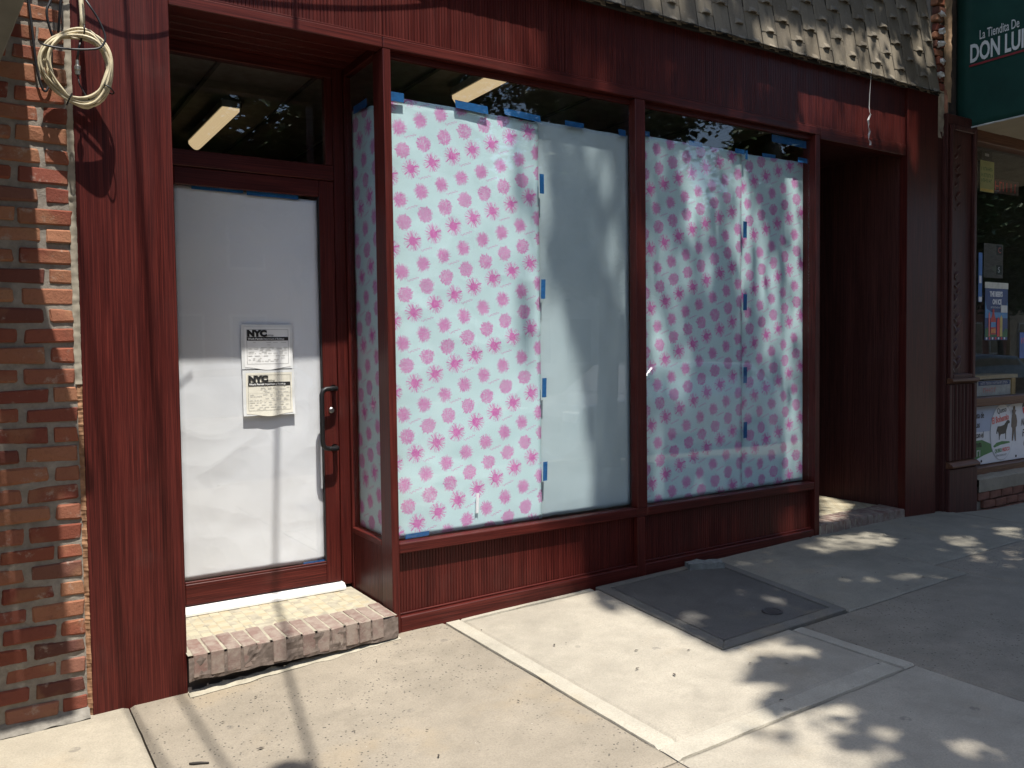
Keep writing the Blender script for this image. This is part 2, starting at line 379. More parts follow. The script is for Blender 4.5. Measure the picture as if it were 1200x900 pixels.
# header: lower trim board and the grooved fascia above it
def beadboard(x0, x1, z0, z1, y, axis='x', pitch=.019, groove=.0035, depth=.004, flip=1):
    """board with real vertical grooves; axis 'x' faces -y, axis 'y' (x0..x1 run along y) faces -x / +x"""
    n = max(1, int(round((x1 - x0) / pitch))); p = (x1 - x0) / n; prof = []
    for i in range(n):
        a = x0 + i * p; prof += [(a, depth), (a + groove * .5, 0), (a + p - groove * .5, 0)]
    prof.append((x1, depth)); mb = MB(); V = []
    for h in (z0, z1):
        for u, d in prof: V.append((u, y + d * flip, h) if axis == 'x' else (y + d * flip, u, h))
    k = len(prof); mb.add(V, [(i, i + 1, k + i + 1, k + i) for i in range(k - 1)])
    b = (y + .02 * flip)
    c = [(x0, b, z0), (x1, b, z0), (x1, b, z1), (x0, b, z1)] if axis == 'x' else [(b, x0, z0), (b, x1, z0), (b, x1, z1), (b, x0, z1)]
    mb.add(c, [(0, 1, 2, 3)]); return mb
joints = [.806, 1.90, 3.12, 4.34, 5.56, 6.709]
for a, b in zip(joints, joints[1:]): beadboard(a + .0015, b - .0015, 3.2465, TOPZ, .012).build('fascia_board', W_V, front)
MB().box(.8065, 1.893, -.002, .08, 3.188, 3.245).build('header_trim', W_H, front, .004)
MB().box(1.896, 5.573, -.002, .08, 3.188, 3.245).build('header_trim', W_H, front, .004)
MB().box(5.5755, 6.7085, -.002, .08, 3.158, 3.245).build('header_trim', W_H, front, .004)
MB().box(.8065, 6.7085, .006, .0115, 3.2455, 3.2575).build('header_bead', W_H, front, .002)
# posts
MB().box(1.895, 1.940, 0, .14, -.06, 3.187).build('corner_post', W_V, front, .003)
MB().box(3.683, 3.769, 0, .07, .482, 3.187).build('mullion', W_V, front, .003)
MB().box(5.514, 5.571, 0, .12, -.02, 3.187).build('end_post', W_V, front, .003)
# window rails
for a, b in ((1.941, 3.682), (3.770, 5.513)):
    MB().box(a, b, 0.001, .075, .422, .481).build('sill_rail', W_H, front, .005)
    MB().box(a, b, .04, .07, 3.155, 3.187).build('head_rail', W_H, front, .003)
MB().box(3.6835, 3.7685, .001, .075, .422, .4815).build('sill_rail', W_H, front, .003)
# base under the windows
def hz(a, b, y0, y1, z0l, z0r, z1l, z1r): return MB().hexa([(a, y0, z0l), (b, y0, z0r), (b, y1, z0r), (a, y1, z0l), (a, y0, z1l), (b, y0, z1r), (b, y1, z1r), (a, y1, z1l)])
hz(1.941, 3.683, .003, .06, -.08, -.06, .066, .094).build('base_rail', W_H, front, .005)
hz(3.752, 5.513, .003, .06, -.06, -.02, .095, .106).build('base_rail', W_H, front, .005)
hz(3.6835, 3.7515, .002, .06, -.06, -.06, .42, .42).build('base_stile', W_V, front, .003)
beadboard(1.941, 3.683, .05, .425, .045).build('base_panel', W_V, front)
beadboard(3.752, 5.513, .05, .425, .045).build('base_panel', W_V, front)
for a, b in ((1.941, 3.683), (3.752, 5.513)):
    s0 = .067 if a < 3 else .096; s1 = .095 if a < 3 else .107
    hz(a, b, .032, .0445, s0, s1, s0 + .012, s1 + .012).build('base_bead', W_H, front, .003)
# side return of the door alcove
box('side_sill_rail', W_D, front, 1.893, 1.94, .1405, .575, .446, .481, .004)
beadboard(.141, .575, .02, .446, 1.903, 'y').build('side_base_panel', W_V, front)
box('side_post', W_V, front, 1.897, 1.94, .5755, .62, .02, 3.24)
box('side_head_rail', W_D, front, 1.897, 1.94, .1405, .575, 3.19, 3.24)
box('side_window', GLASS, front, 1.914, 1.919, .1405, .575, .481, 3.19, 0)
for a, b in ((1.941, 3.682), (3.770, 5.513)): box('display_window', GLASS, front, a, b, .058, .064, .481, 3.156, 0)
# soffit of the alcove
sof = MB()
for i in range(6): sof.box(.807, 1.944, .0805 + i * .0925, .0805 + (i + 1) * .0925 - .002, 3.2405, 3.262)
sof.build('soffit', W_H, front, .002)
box('alcove_wall', W_V, front, .70, .806, .061, .9, -.1, 3.26)
# door frame and transom
box('door_jamb', W_V, front, 1.832, 1.8965, .597, .66, .13, 3.24)
box('door_jamb', W_V, front, .8065, .862, .597, .66, .13, 3.24)
box('transom_head', W_H, front, .863, 1.8315, .60, .66, 3.18, 3.24)
box('transom_bar', W_H, front, .863, 1.8315, .598, .66, 2.572, 2.664, .005)
box('transom_stile', W_V, front, 1.786, 1.8315, .604, .65, 2.665, 3.179)
box('transom_window', GLASS, front, .863, 1.7855, .625, .631, 2.665, 3.179, 0)
thr = MB().prism([(.545, .112), (.545, .128), (.575, .150), (.64, .150), (.64, .112)], 'x', .85, 1.836)
thr.build('threshold', plain('white_aluminium_saddle', (.72, .71, .68), .45, .5, .08), front, .002)
door = thing('door', None, None, (.86, .6, .15)); door.parent = front; door.location = (.86 - 3.5, .6, .15); del_keys = [k for k in ('label', 'category') if k in door]
box('stile', W_V, door, 1.738, 1.829, .600, .645, .155, 2.568, .004)
box('stile', W_V, door, .866, .925, .600, .645, .155, 2.568, .004)
box('top_rail', W_H, door, .9255, 1.7375, .601, .645, 2.472, 2.568, .004)
box('bottom_rail', W_H, door, .9255, 1.7375, .601, .645, .156, .277, .004)
box('glazing_bead', W_H, door, .9255, 1.7375, .603, .614, .2775, .289, .002)
box('glazing_bead', plain('black_gasket', (.015, .013, .013), .6), door, 1.731, 1.7375, .603, .616, .2895, 2.4715, .001)
box('door_glass', GLASS, door, .9255, 1.7305, .616, .621, .2895, 2.4715, 0)
BLACK = plain('black_metal', (.010, .0095, .010), .42, .35, .2)
hb = MB(); h = [(1.797, .600, 1.328), (1.797, .545, 1.328)]
hpts = [(1.800, .602, 1.333), (1.799, .55, 1.333), (1.79, .528, 1.333), (1.765, .522, 1.334), (1.725, .520, 1.332), (1.706, .519, 1.322), (1.698, .518, 1.30), (1.697, .518, 1.03), (1.702, .519, 1.0), (1.716, .521, .984), (1.745, .523, .977), (1.775, .524, .975), (1.79, .53, .975), (1.799, .55, .975), (1.80, .602, .975)]
hb.tube(hpts, .0145, 12).build('handle', BLACK, door, smooth=True)
for z in (1.333, .975):
    rs = MB().lathe([(0.0, 0.0), (.021, 0.0), (.021, .006)], (0, 0, 0), 16); rs.v = [(1.80 + x, .6 - zz, z + y) for x, y, zz in rs.v]
    rs.build('handle_rosette', BLACK, door)
lk = MB().lathe([(0, .010), (.012, .010), (.017, .006), (.018, 0)], (0, 0, 0), 16); lk.v = [(1.786 + x, .6 - zz, 1.20 + y) for x, y, zz in lk.v]
lk.build('lock_cylinder', plain('steel', (.45, .44, .42), .3, .5, .1, metal=1.0), door)
# dark room behind the glass
INT = plain('dark_interior_paint', (.34, .31, .26), .9, .2); room = MB()
room.box(.70, 5.57, 4.6, 4.7, -.1, 3.6); room.box(.6, .699, .9, 4.7, -.1, 3.6); room.box(5.572, 5.65, .12, 4.7, -.1, 3.6)
room.build('room_wall', INT, front)
MB().box(.70, 5.57, .67, 4.6, 3.38, 3.44).build('room_ceiling', INT, front); MB().box(1.95, 5.57, .13, .668, 3.38, 3.44).build('room_ceiling', INT, front)
MB().box(.70, 5.57, .67, 4.6, -.02, .10).build('room_floor', INT, front); MB().box(1.945, 5.51, .08, .668, .30, .40).build('display_floor', INT, front)
gm = plain('ceiling_grid', (.10, .10, .095), .7); cg = MB()
for i in range(8): cg.box(.7 + i * .62, .725 + i * .62, .15 if .7 + i * .62 > 1.95 else .68, 4.58, 3.366, 3.379)
cg.build('ceiling_grid', gm, front)
# right-hand entrance recess; some of its shade is put into the browner wood colour
XR = 6.711
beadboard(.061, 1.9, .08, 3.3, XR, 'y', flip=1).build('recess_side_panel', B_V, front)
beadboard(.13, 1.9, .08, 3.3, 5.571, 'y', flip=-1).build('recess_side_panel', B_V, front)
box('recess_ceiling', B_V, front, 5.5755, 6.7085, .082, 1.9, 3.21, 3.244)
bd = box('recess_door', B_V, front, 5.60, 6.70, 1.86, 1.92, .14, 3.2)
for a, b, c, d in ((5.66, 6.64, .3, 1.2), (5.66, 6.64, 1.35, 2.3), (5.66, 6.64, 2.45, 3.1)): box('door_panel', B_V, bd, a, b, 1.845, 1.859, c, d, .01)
MB().box(1.97, 7.1, .121, .14, 3.30, TOPZ).build('backing_board', INT, front)

# ------------------------------------------------------------------ brick steps
def brick_meshes(lx, ly, lz, n, mat, jit=.004, cham=.006):
    out = []
    for k in range(n):
        bm = bmesh.new(); bmesh.ops.create_cube(bm, size=1)
        for v in bm.verts: v.co = Vector((v.co.x * lx, v.co.y * ly, v.co.z * lz)) + Vector([random.uniform(-jit, jit) for _ in range(3)])
        bmesh.ops.bevel(bm, geom=list(bm.edges), offset=cham * random.uniform(.7, 1.3), segments=1, affect='EDGES')
        for v in bm.verts: v.co += Vector([random.uniform(-jit, jit) * .4 for _ in range(3)])
        me = bpy.data.meshes.new('brick'); bm.to_mesh(me); bm.free(); me.materials.append(mat); out.append(me)
    return out
def step_brick_mat():
    m = Mat('dusty_step_brick', .9, .2).shuffle(); r = m.rand(); n = m.noise(14, 5, .65); f = m.noise(70, 3, .7)
    c = m.ramp(r, [(0, (.15, .092, .078)), (.4, (.19, .125, .105)), (.75, (.21, .15, .125)), (1, (.17, .095, .077))])
    c = m.mix(n.step(.32, .66) * .8, c, (.285, .24, .195)); c = m.mix(f.step(.5, .75) * .4, c, (.16, .11, .09))
    m.color(c); m.bump(n * .6 + f * .6, .003, .7); return m.m
SB = step_brick_mat()
def tile_mat(name, col):
    m = Mat(name, .7, .3); n = m.noise(9, 5, .65); c = m.mix(n.step(.3, .65) * .75, tuple(col), (.36, .32, .23)); m.color(c); m.bump(n, .001, .5); return m.m
TILE_A = tile_mat('cream_tile', (.40, .355, .25)); TILE_B = tile_mat('beige_tile', (.34, .28, .18)); MORT = plain('dusty_mortar', (.31, .28, .215), .95, .1, .25, 20)
TILE_GREY = tile_mat('greyish_tile', (.31, .28, .205))
stepA = thing('brick_step', 'low step of pale rowlock bricks and cream tiles in front of the papered door', 'step', (1.35, .1, -.05))
ZS = .113
n = 14; x0 = .82; pitch = (1.886 - x0) / n; meshes = brick_meshes(pitch - .010, .245, .115, 6, SB, .003, .005)
for i in range(n):
    z = ZS - .0575 + random.uniform(-.003, .003)
    inst('brick', random.choice(meshes), stepA, (x0 + (i + .5) * pitch, .062 + random.uniform(-.005, .005) + (-.02 if i < 13 else -.004), z), (random.uniform(-.02, .02), random.uniform(-.015, .015), random.uniform(-.025, .025)))
MB().grid(lambda u, v: (.80 + u * 1.088, -.066 + v * .67, ZS - .0045 + .003 * mnoise.noise((u * 20, v * 12, 1))), 24, 16).build('mortar_bed', MORT, stepA)
def rough_front(x0, x1, y, zt, zb, seed):
    mb = MB()
    def fn(u, v):
        x = x0 + u * (x1 - x0)
        return (x, y + .007 * mnoise.noise((x * 14, v * 3, seed)) + .004 * mnoise.noise((x * 60, v * 6, seed)), zb + v * (zt - zb) + (.012 * mnoise.noise((x * 11, 3, seed)) if v < .5 else 0))
    return mb.grid(fn, 60, 6)
rough_front(.80, 1.888, -.0785, ZS - .012, -.012, 2.0).build('mortar_face', plain('grey_mortar_face', (.15, .118, .098), .95, .1, .4, 30), stepA)
MB().box(.80, 1.89, .0, .64, -.14, ZS - .03).build('core', plain('dark_step_core', (.06, .05, .045), .95), stepA)
tp = .0555
def tile_mesh(sx, sy, mat):
    mb = MB(); a, b, c = sx / 2, sy / 2, .003
    mb.add([(-a, -b, -.006), (a, -b, -.006), (a, b, -.006), (-a, b, -.006), (-a, -b, 0), (a, -b, 0), (a, b, 0), (-a, b, 0), (-a + c, -b + c, .002), (a - c, -b + c, .002), (a - c, b - c, .002), (-a + c, b - c, .002)],
           [(0, 1, 5, 4), (1, 2, 6, 5), (2, 3, 7, 6), (3, 0, 4, 7), (4, 5, 9, 8), (5, 6, 10, 9), (6, 7, 11, 10), (7, 4, 8, 11), (8, 9, 10, 11)])
    return mb.mesh('tile', mat)
TM = [tile_mesh(tp - .003, tp - .003, m) for m in (TILE_A, TILE_B, TILE_GREY)]
for j in range(7):
    for i in range(19):
        k = (i + j) % 2 if random.random() > .12 else 2
        inst('tile', TM[k], stepA, (.835 + i * tp, .198 + j * tp, ZS - .006 + random.uniform(-.001, .0015)), (random.uniform(-.01, .01), random.uniform(-.01, .01), 0))
# gap of broken mortar where the step meets the pavement
lip = MB()
def lipf(u, v):
    x = .80 + u * 1.1; return (x, -.035 - v * .05 * (1 + .6 * mnoise.noise((x * 9, 0, 5))), H(x, -.06) + .016 * (1 - v) ** 1.0 * (1 + mnoise.noise((x * 17, v * 4, 1))) + .002)
lip.grid(lipf, 60, 4).build('mortar_lip', MORT, stepA)

stepB = thing('brick_step', 'low step of grey-brown bricks and cream tiles in the dark right-hand entrance', 'step', (6.14, .1, .05))
ZB = .135; nb = 15; xb = 5.574; pb = (6.706 - xb) / nb; mB = brick_meshes(pb - .009, .24, .085, 5, SB, .003, .005)
for i in range(nb): inst('brick', random.choice(mB), stepB, (xb + (i + .5) * pb, .105 + random.uniform(-.004, .004), ZB - .0425 + random.uniform(-.002, .002)), (random.uniform(-.01, .01), 0, random.uniform(-.02, .02)))
MB().box(5.572, 6.709, -.008, 1.86, -.02, ZB - .012).build('mortar_bed', MORT, stepB)
for j in range(13):
    for i in range(20): inst('tile', TM[(i + j) % 2], stepB, (5.60 + i * tp, .258 + j * tp, ZB - .004))
# ------------------------------------------------------------------ paper in the windows
def wrap_paper(name, ax='x', ox=2.133, oz=1.981, sgn=1.0):
    m = Mat(name, .75, .3); X, Y, Z = m.xyz(); X = X if ax == 'x' else Y
    X = X * sgn
    ux, uz, vz = .134, .0525, -.403
    warp = m.noise(30, 2, .5)
    X = X + (m.noise(3.5, 2, .5, off=(5, 1, 2)) - .5) * .022; Z = Z + (m.noise(3.5, 2, .5, off=(1, 8, 3)) - .5) * .022   # the sheet is not printed on a perfect grid once it creases
    def cell(cx, cz, su=1.0):
        a = (X - cx) / (ux * su); ra = a.round(); fa = a - ra
        b = (Z - cz - a * (uz * su)) / vz; fb = b - b.round()
        return fa * (ux * su), fa * (uz * su) + fb * vz
    rag = (m.noise(95, 2, .6) - .5); fine = m.noise(190, 2, .65); fine2 = m.noise(260, 2, .5, off=(4, 4, 4))
    def polar(c):
        dx, dz = c; return (dx * dx + dz * dz).sqrt(), dz.atan2(dx)
    def rays(c, r, k, seed):                                # irregular rays: noise over the direction only
        dx, dz = c; q = r.max(.0005); return m.noise(1.0, 2, .6, vec=m.vec(dx / q * k, dz / q * k, seed))
    # dense round flower with a ragged rim
    c0 = cell(ox, oz); r, t = polar(c0)
    A = (rays(c0, r, 7.5, 1.0) * .040 + rag * .034 + .0245 - r).step(-.0015, .002) * (fine.step(.38, .55) * .55 + .34)
    # splat flower with thin rays and dots
    c1 = cell(ox - .084, oz + .249); r, t = polar(c1)
    Bm = (rays(c1, r, 8.0, 7.0).step(.44, .58) * .030 + rag * .026 + .024 - r).step(-.0008, .0012) * (fine.step(.30, .52) * .35 + .65)
    Bm = Bm.max((fine2.gt(.60)) * (r.gt(.034)) * r.lt(.060) * .85)
    # light sparkling flower
    c2 = cell(ox - .021, oz + .125); r, t = polar(c2)
    Cm = (rays(c2, r, 9.0, 3.0).step(.4, .6) * .018 + rag * .03 + .032 - r).step(-.002, .003) * (fine2.step(.40, .52) * .45 + rays(c2, r, 9.0, 5.0).step(.42, .52) * .3 + .28)
    Cm = Cm.max((r - .007).abs().lt(.0022) * .8)
    # little handwritten words between the rows
    def words(cx, cz):
        dx, dz = cell(cx, cz, 2.0)
        al = dx * .94 + dz * .34; pe = dz * .94 - dx * .34
        wv = (al * 300.0).sin() * .0035 + (al * 520.0 + 1.0).sin() * .0028
        return ((pe - wv).abs().lt(.0021)) * (al.abs().lt(.040)) * .75
    T = words(ox + .002, oz + .210).max(words(ox - .086, oz + .034))
    k = A.max(Bm).max(Cm).max(T)
    base = m.ramp(m.noise(3, 4, .6), [(.3, (.585, .785, .815)), (.7, (.65, .84, .865))])
    pink = m.ramp(warp, [(.35, (.62, .125, .43)), (.65, (.70, .215, .52))])
    c = m.mix(k._m('MINIMUM', 1.0), base, pink); m.color(c)
    m.bump(m.crumple(3.0, ox) + m.noise(9, 4, .5) * .2, .020, .38); return m.m
PAPER = wrap_paper('flower_wrapping_paper'); PAPER_B = wrap_paper('flower_wrapping_paper_tighter', ox=4.10, oz=2.02)
PAPER_C = wrap_paper('flower_wrapping_paper_right', ox=4.83, oz=1.99); PAPER_S = wrap_paper('flower_wrapping_paper_side', 'y', oz=1.96, ox=-.30, sgn=-1.0)
WHITE = Mat('white_paper', .8, .25); WHITE.color(WHITE.ramp(WHITE.noise(2.5, 5, .6), [(.3, (.83, .835, .87)), (.7, (.89, .89, .915))])); WHITE.bump(WHITE.crumple(2.2) + WHITE.noise(7, 4, .5) * .25, .022, .5)
BACK = Mat('pale_blue_paper_back', .75, .3); BACK.color(BACK.ramp(BACK.noise(2.5, 5, .6), [(.3, (.45, .555, .59)), (.7, (.53, .635, .665))])); BACK.bump(BACK.crumple(2.4, 3.0), .018, .3)
TAPE = Mat('blue_masking_tape', .7, .3); TAPE.color(TAPE.ramp(TAPE.noise(40, 3, .6), [(.3, (.008, .085, .25)), (.7, (.015, .13, .35))])); TAPE = TAPE.m

def crease(x, z, seed, amp):
    h = 0
    for k in range(7):
        a = seed * 1.7 + k * 2.4; d = x * math.cos(a) + z * math.sin(a) * .6
        f = mnoise.noise((d * 2.3 + k * 9, seed, (x * math.sin(a) - z * math.cos(a)) * .35)); h += (1 - abs(f) * 2.4)
    return amp * (h / 7) + amp * .7 * mnoise.noise((x * 1.8, z * 1.2, seed + 4)) + amp * .25 * mnoise.noise((x * 7, z * 5, seed))
def sheet(label, mat, x0, x1, zt, zb, y, seed, amp=.006, group=None, axis='x', vert=0.0, wav=.004, name='paper_sheet'):
    """a sheet of paper hung just behind the glass: zt and zb are (left, right) heights"""
    base = ((x0 + x1) / 2, y, zb[0]) if axis == 'x' else (y, (x0 + x1) / 2, zb[0])
    t = thing(name, label, 'paper sheet', base, group)
    nu = max(8, int(abs(x1 - x0) / .03)); nv = 84; mb = MB()
    def fn(u, v):
        top = zt[0] + (zt[1] - zt[0]) * u + wav * mnoise.noise((u * 7, 3, seed)) ; bot = zb[0] + (zb[1] - zb[0]) * u + wav * mnoise.noise((u * 9, 8, seed))
        z = bot + (top - bot) * v; x = x0 + (x1 - x0) * u
        d = crease(x, z, seed, amp) + vert * math.sin(x * 19 + .8 * math.sin(z * 1.3 + seed)) * (.4 + .6 * mnoise.noise((x * 2, z * .7, seed)))
        d = max(-.009, min(.02, d)); e = .0015 * mnoise.noise((z * 6, u, seed))
        return (x + e, y + d, z) if axis == 'x' else (y + d, x + e, z)
    p = mb.grid(fn, nu, nv).build('paper', mat, t, smooth=True)
    so_ = p.modifiers.new('thick', 'SOLIDIFY'); so_.thickness = .0006
    return t
def tape(t, x0, x1, z0, z1, y, axis='x', skew=0.0):
    mb = MB(); nu = 4
    def fn(u, v):
        x = x0 + (x1 - x0) * u + skew * v * .02; z = z0 + (z1 - z0) * v + skew * .12 * (x1 - x0) * u + .0015 * mnoise.noise((u * 9, v * 9, x0))
        return (x, y + .0006 * math.sin(u * 9), z) if axis == 'x' else (y + .0006 * math.sin(u * 9), x, z)
    o = mb.grid(fn, nu, nu).build('tape', TAPE, t)
    s = o.modifiers.new('thick', 'SOLIDIFY'); s.thickness = .0003; return o
YP = .092
p1 = sheet('pale blue wrapping paper with pink flowers filling the left of the big middle window', PAPER, 1.946, 2.973, (2.965, 2.955), (.485, .484), YP, 1.0, .0095)
p2 = sheet('plain grey-blue paper sheet without flowers hung beside the dark mullion', BACK.m, 2.966, 3.722, (2.975, 2.975), (.485, .485), YP + .030, 2.0, .004)
p3 = sheet('flowered blue wrapping paper against the right side of the dark mullion', PAPER_B, 3.80, 4.796, (2.985, 2.985), (.480, .485), YP + .002, 3.0, .009, vert=.006)
p4 = sheet('flowered blue wrapping paper nearest the dark right-hand entrance', PAPER_C, 4.782, 5.560, (2.985, 2.995), (.482, .482), YP + .027, 4.0, .009, vert=.008)
p5 = sheet('narrow flowered paper in the shaded side window facing the door alcove', PAPER_S, .135, .572, (2.93, 3.0), (.485, .485), 1.942, 5.0, .004, axis='y')
p6 = sheet('large plain white paper sheet covering the whole glass of the door', WHITE.m, .93, 1.734, (2.475, 2.452), (.292, .292), .632, 6.0, .007)
for a, b, c, d, k in ((1.947, 2.05, 2.935, 2.985, 0), (2.38, 2.60, 2.955, 3.0, -.3), (2.715, 2.98, 2.963, 3.003, -.4), (2.01, 2.16, .484, .51, .2)): tape(p1, a, b, c, d, .072, skew=k)
for z in (2.575, 1.925, 1.31, .785): tape(p1, 2.962, 2.995, z - .06, z + .06, .070, skew=.2 if z < 2 else 0)
for a, b, c, d, k in ((3.18, 3.33, 2.965, 2.997, 0), (3.62, 3.682, 2.96, 3.0, -.2)): tape(p2, a, b, c, d, .095, skew=k)
for a, b, c, d, k in ((3.80, 3.87, 2.975, 3.01, 0), (4.24, 4.37, 2.965, 3.0, -.2), (4.70, 4.80, 2.965, 2.998, 0)): tape(p3, a, b, c, d, .072, skew=k)
for z in (2.415, 1.88, 1.34, .93): tape(p4, 4.782, 4.822, z - .06, z + .06, .072, skew=.1)
for a, b, c, d, k in ((4.81, 4.835, 2.93, 3.0, 0), (4.99, 5.14, 2.97, 2.998, .1), (5.40, 5.512, 2.975, 3.012, 0), (5.10, 5.50, 3.095, 3.15, -.1)): tape(p4, a, b, c, d, .074, skew=k)
for a, b, c, d in ((.30, .50, 2.955, 3.0), (.14, .20, 2.915, 2.96)): tape(p5, a, b, c, d, 1.924, 'y')
for a, b, c, d in ((1.02, 1.30, 2.455, 2.485), (1.32, 1.62, 2.448, 2.48), (1.60, 1.73, .284, .297)): tape(p6, a, b, c, d, .6225)
slit = MB().grid(lambda u, v: (2.476 + u * .022 + .006 * v, .080 + .004 * math.sin(u * 3), .575 + v * .12), 3, 6).build('torn_flap', WHITE.m, p1)

# ------------------------------------------------------------------ permit notices on the door glass
INK = plain('black_ink', (.02, .02, .02), .7, .3, .1); GREYINK = plain('grey_print', (.46, .455, .43), .8, .2, .1)
CREAM = plain('yellowed_notice_paper', (.66, .63, .53), .8, .25, .10, 7); NOTW = plain('white_notice_paper', (.74, .74, .72), .8, .25, .06, 7); PVC = plain('clear_sleeve_edge', (.62, .63, .62), .35, .5, .1)
def notice(label, mat, xc, zt, w_, h_, curl, seed):
    t = thing('permit_notice', label, 'notice', (xc, .6135, zt - h_), 'building permit notices taped to the door')
    yf = .6135
    def fy(x, z): k = max(0, (zt - z) / h_ - .55); return yf - curl * k * k - .0015 * mnoise.noise((x * 20, z * 16, seed))
    def strip(x0, x1, z0, z1, lift, m, name, nu=10):
        nv = 8 if z1 - z0 > .05 else 1
        def fn(u, v):
            x = x0 + (x1 - x0) * u; z = z0 + (z1 - z0) * v
            if name == 'paper' and v == 0: z += -.018 * math.exp(-((u - .5) / .3) ** 2)
            return (x, fy(x, z) - lift, z)
        return MB().grid(fn, nu, nv).build(name, m, t)
    strip(xc - w_ / 2, xc + w_ / 2, zt - h_, zt, 0, PVC, 'sleeve', 14)
    strip(xc - w_ / 2 + .018, xc + w_ / 2 - .014, zt - h_ + .012, zt - .016, .0016, mat, 'paper', 14)
    L = xc - w_ / 2 + .030; Rr = xc + w_ / 2 - .026; T = zt - .028
    for z in (T, zt - h_ + .030): strip(L, Rr, z - .0012, z, .003, INK, 'frame_line')
    for x in (L, Rr): strip(x, x + .0013, zt - h_ + .030, T, .003, INK, 'frame_line', 1)
    strip(L, Rr, T - .064, T - .043, .003, INK, 'title_bar')
    yt = .609
    text('NYC', .046, (L + .003, yt, T - .038), INK, t, bold=.0038, xs=1.15, name='logo_lettering')
    text('Buildings', .013, (L + .108, yt, T - .037), INK, t, name='lettering')
    text('Work Permit', .0155, (L + .006, yt - .0005, T - .059), NOTW, t, bold=.0005, name='lettering')
    text('Department of Buildings', .0155, (L + .094, yt - .0005, T - .059), NOTW, t, name='lettering', xs=.80)
    rnd = random.Random(seed); z = T - .076; pr_ = MB()
    while z > zt - h_ + .036:
        x = L + .008
        while x < Rr - .02:
            l = rnd.uniform(.008, .034)
            if rnd.random() < .68: x1 = min(x + l, Rr - .006); pr_.add([(x, fy(x, z) - .0032, z), (x1, fy(x1, z) - .0032, z), (x1, fy(x1, z) - .0032, z + .0026), (x, fy(x, z) - .0032, z + .0026)], [(0, 1, 2, 3)])
            x += l + rnd.uniform(.004, .02)
        z -= rnd.choice((.0085, .0085, .014))
    tag(pr_.build('fine_print', GREYINK, t), kind='stuff')
    for zz in (T - .105, T - .15): strip(L, Rr, zz, zz + .0009, .003, GREYINK, 'frame_line')
    return t
notice('white work permit notice with bold NYC heading, upper of the two on the door', NOTW, 1.413, 1.713, .295, .255, .004, 1)
notice('yellowed work permit notice with curled torn lower edge, below the other one', CREAM, 1.417, 1.452, .30, .262, .03, 2)

# ------------------------------------------------------------------ lit ceiling tubes seen through the top panes
LAMP = emit('warm_lamp_diffuser', (1.0, .74, .42), .36); LBODY = plain('lamp_body', (.5, .5, .48), .5)
def lamp(label, xc, y0, y1, z, w_):
    t = thing('ceiling_lamp', label, 'ceiling lamp', (xc, (y0 + y1) / 2, z)); mb = MB()
    prof = [(-w_ / 2, .05), (-w_ / 2, .03)] + [(-w_ / 2 + w_ * k / 8, .03 - .045 * math.sin(math.pi * k / 8)) for k in range(1, 8)] + [(w_ / 2, .03), (w_ / 2, .05)]
    mb.prism([(xc + a, z + b) for a, b in prof], 'y', y0, y1).build('diffuser', LAMP, t)
    box('body', LBODY, t, xc - w_ / 2 - .01, xc + w_ / 2 + .01, y0 - .01, y1 + .01, z + .051, z + .10)
    return t
lamp('lit warm ceiling lamp seen through the pane above the door', 1.582, 1.93, 3.06, 3.25, .118)
lamp('lit warm ceiling lamp seen above the flowered paper of the middle window', 2.865, .20, .90, 3.255, .105)

# ------------------------------------------------------------------ brick wall at the left
def brick_mat():
    m = Mat('old_red_brick', .95, .12).shuffle(); r = m.rand(); n = m.noise(16, 5, .65); f = m.noise(90, 3, .7); b = m.noise(5, 3, .5)
    c = m.ramp(r, [(0, (.145, .042, .030)), (.2, (.255, .090, .052)), (.36, (.17, .052, .037)), (.5, (.32, .155, .088)), (.62, (.195, .063, .043)), (.76, (.085, .037, .030)), (.88, (.24, .11, .076)), (1, (.285, .118, .063))])
    c = m.mix(b.step(.48, .68) * .5, c, (.29, .155, .085)); c = m.mix(n.step(.55, .75) * .45, c, (.12, .05, .035))
    c = m.mix(m.noise(11, 5, .7, off=(8, 1, 2)).step(.57, .70) * .6, c, (.34, .29, .24)); c = m.mix(f.step(.55, .75) * .35, c, (.09, .04, .03))
    m.color(c); m.bump(n * .7 + f * .6, .005, .9); return m.m
BRICK = brick_mat()
mm = Mat('grey_lime_mortar', .95, .15); nn = mm.noise(28, 5, .7); mm.color(mm.mix(mm.noise(3, 4, .6).step(.4, .75) * .6, mm.ramp(nn, [(.3, (.19, .165, .135)), (.7, (.30, .265, .22))]), (.13, .115, .10))); mm.bump(nn, .006, .9); MORTAR = mm.m
wall = thing('brick_wall', 'old red brick wall with thick grey mortar left of the red pillar', 'brick wall', (-.6, .1, -.15))
CP = .0877; BL = .205; BH = .0665; JT = .017
full = brick_meshes(BL, .09, BH, 9, BRICK, .0055, .007); half = brick_meshes(.098, .09, BH, 6, BRICK, .0055, .007)
rest = MB(); count = 0; z = -.15; row = 0
def mwall(u, v):
    x = -3.2 + u * 3.582; zz = -.25 + v * 5.25
    return (x, .014 + .004 * mnoise.noise((x * 11, zz * 11, 1)) + .003 * mnoise.noise((x * 30, zz * 30, 7)), zz)
def mwall2(u, v):
    x = -.35 + u * .737; zz = -.25 + v * 5.25
    return (x, .0075 + .005 * mnoise.noise((x * 11, zz * 11, 1)) + .0035 * mnoise.noise((x * 34, zz * 34, 7)), zz)
MB().grid(mwall2, 40, 240).build('mortar_bed', MORTAR, wall, smooth=True)
MB().box(-3.2, .385, .02, .16, -.25, 5.0).build('mortar_core', MORTAR, wall)
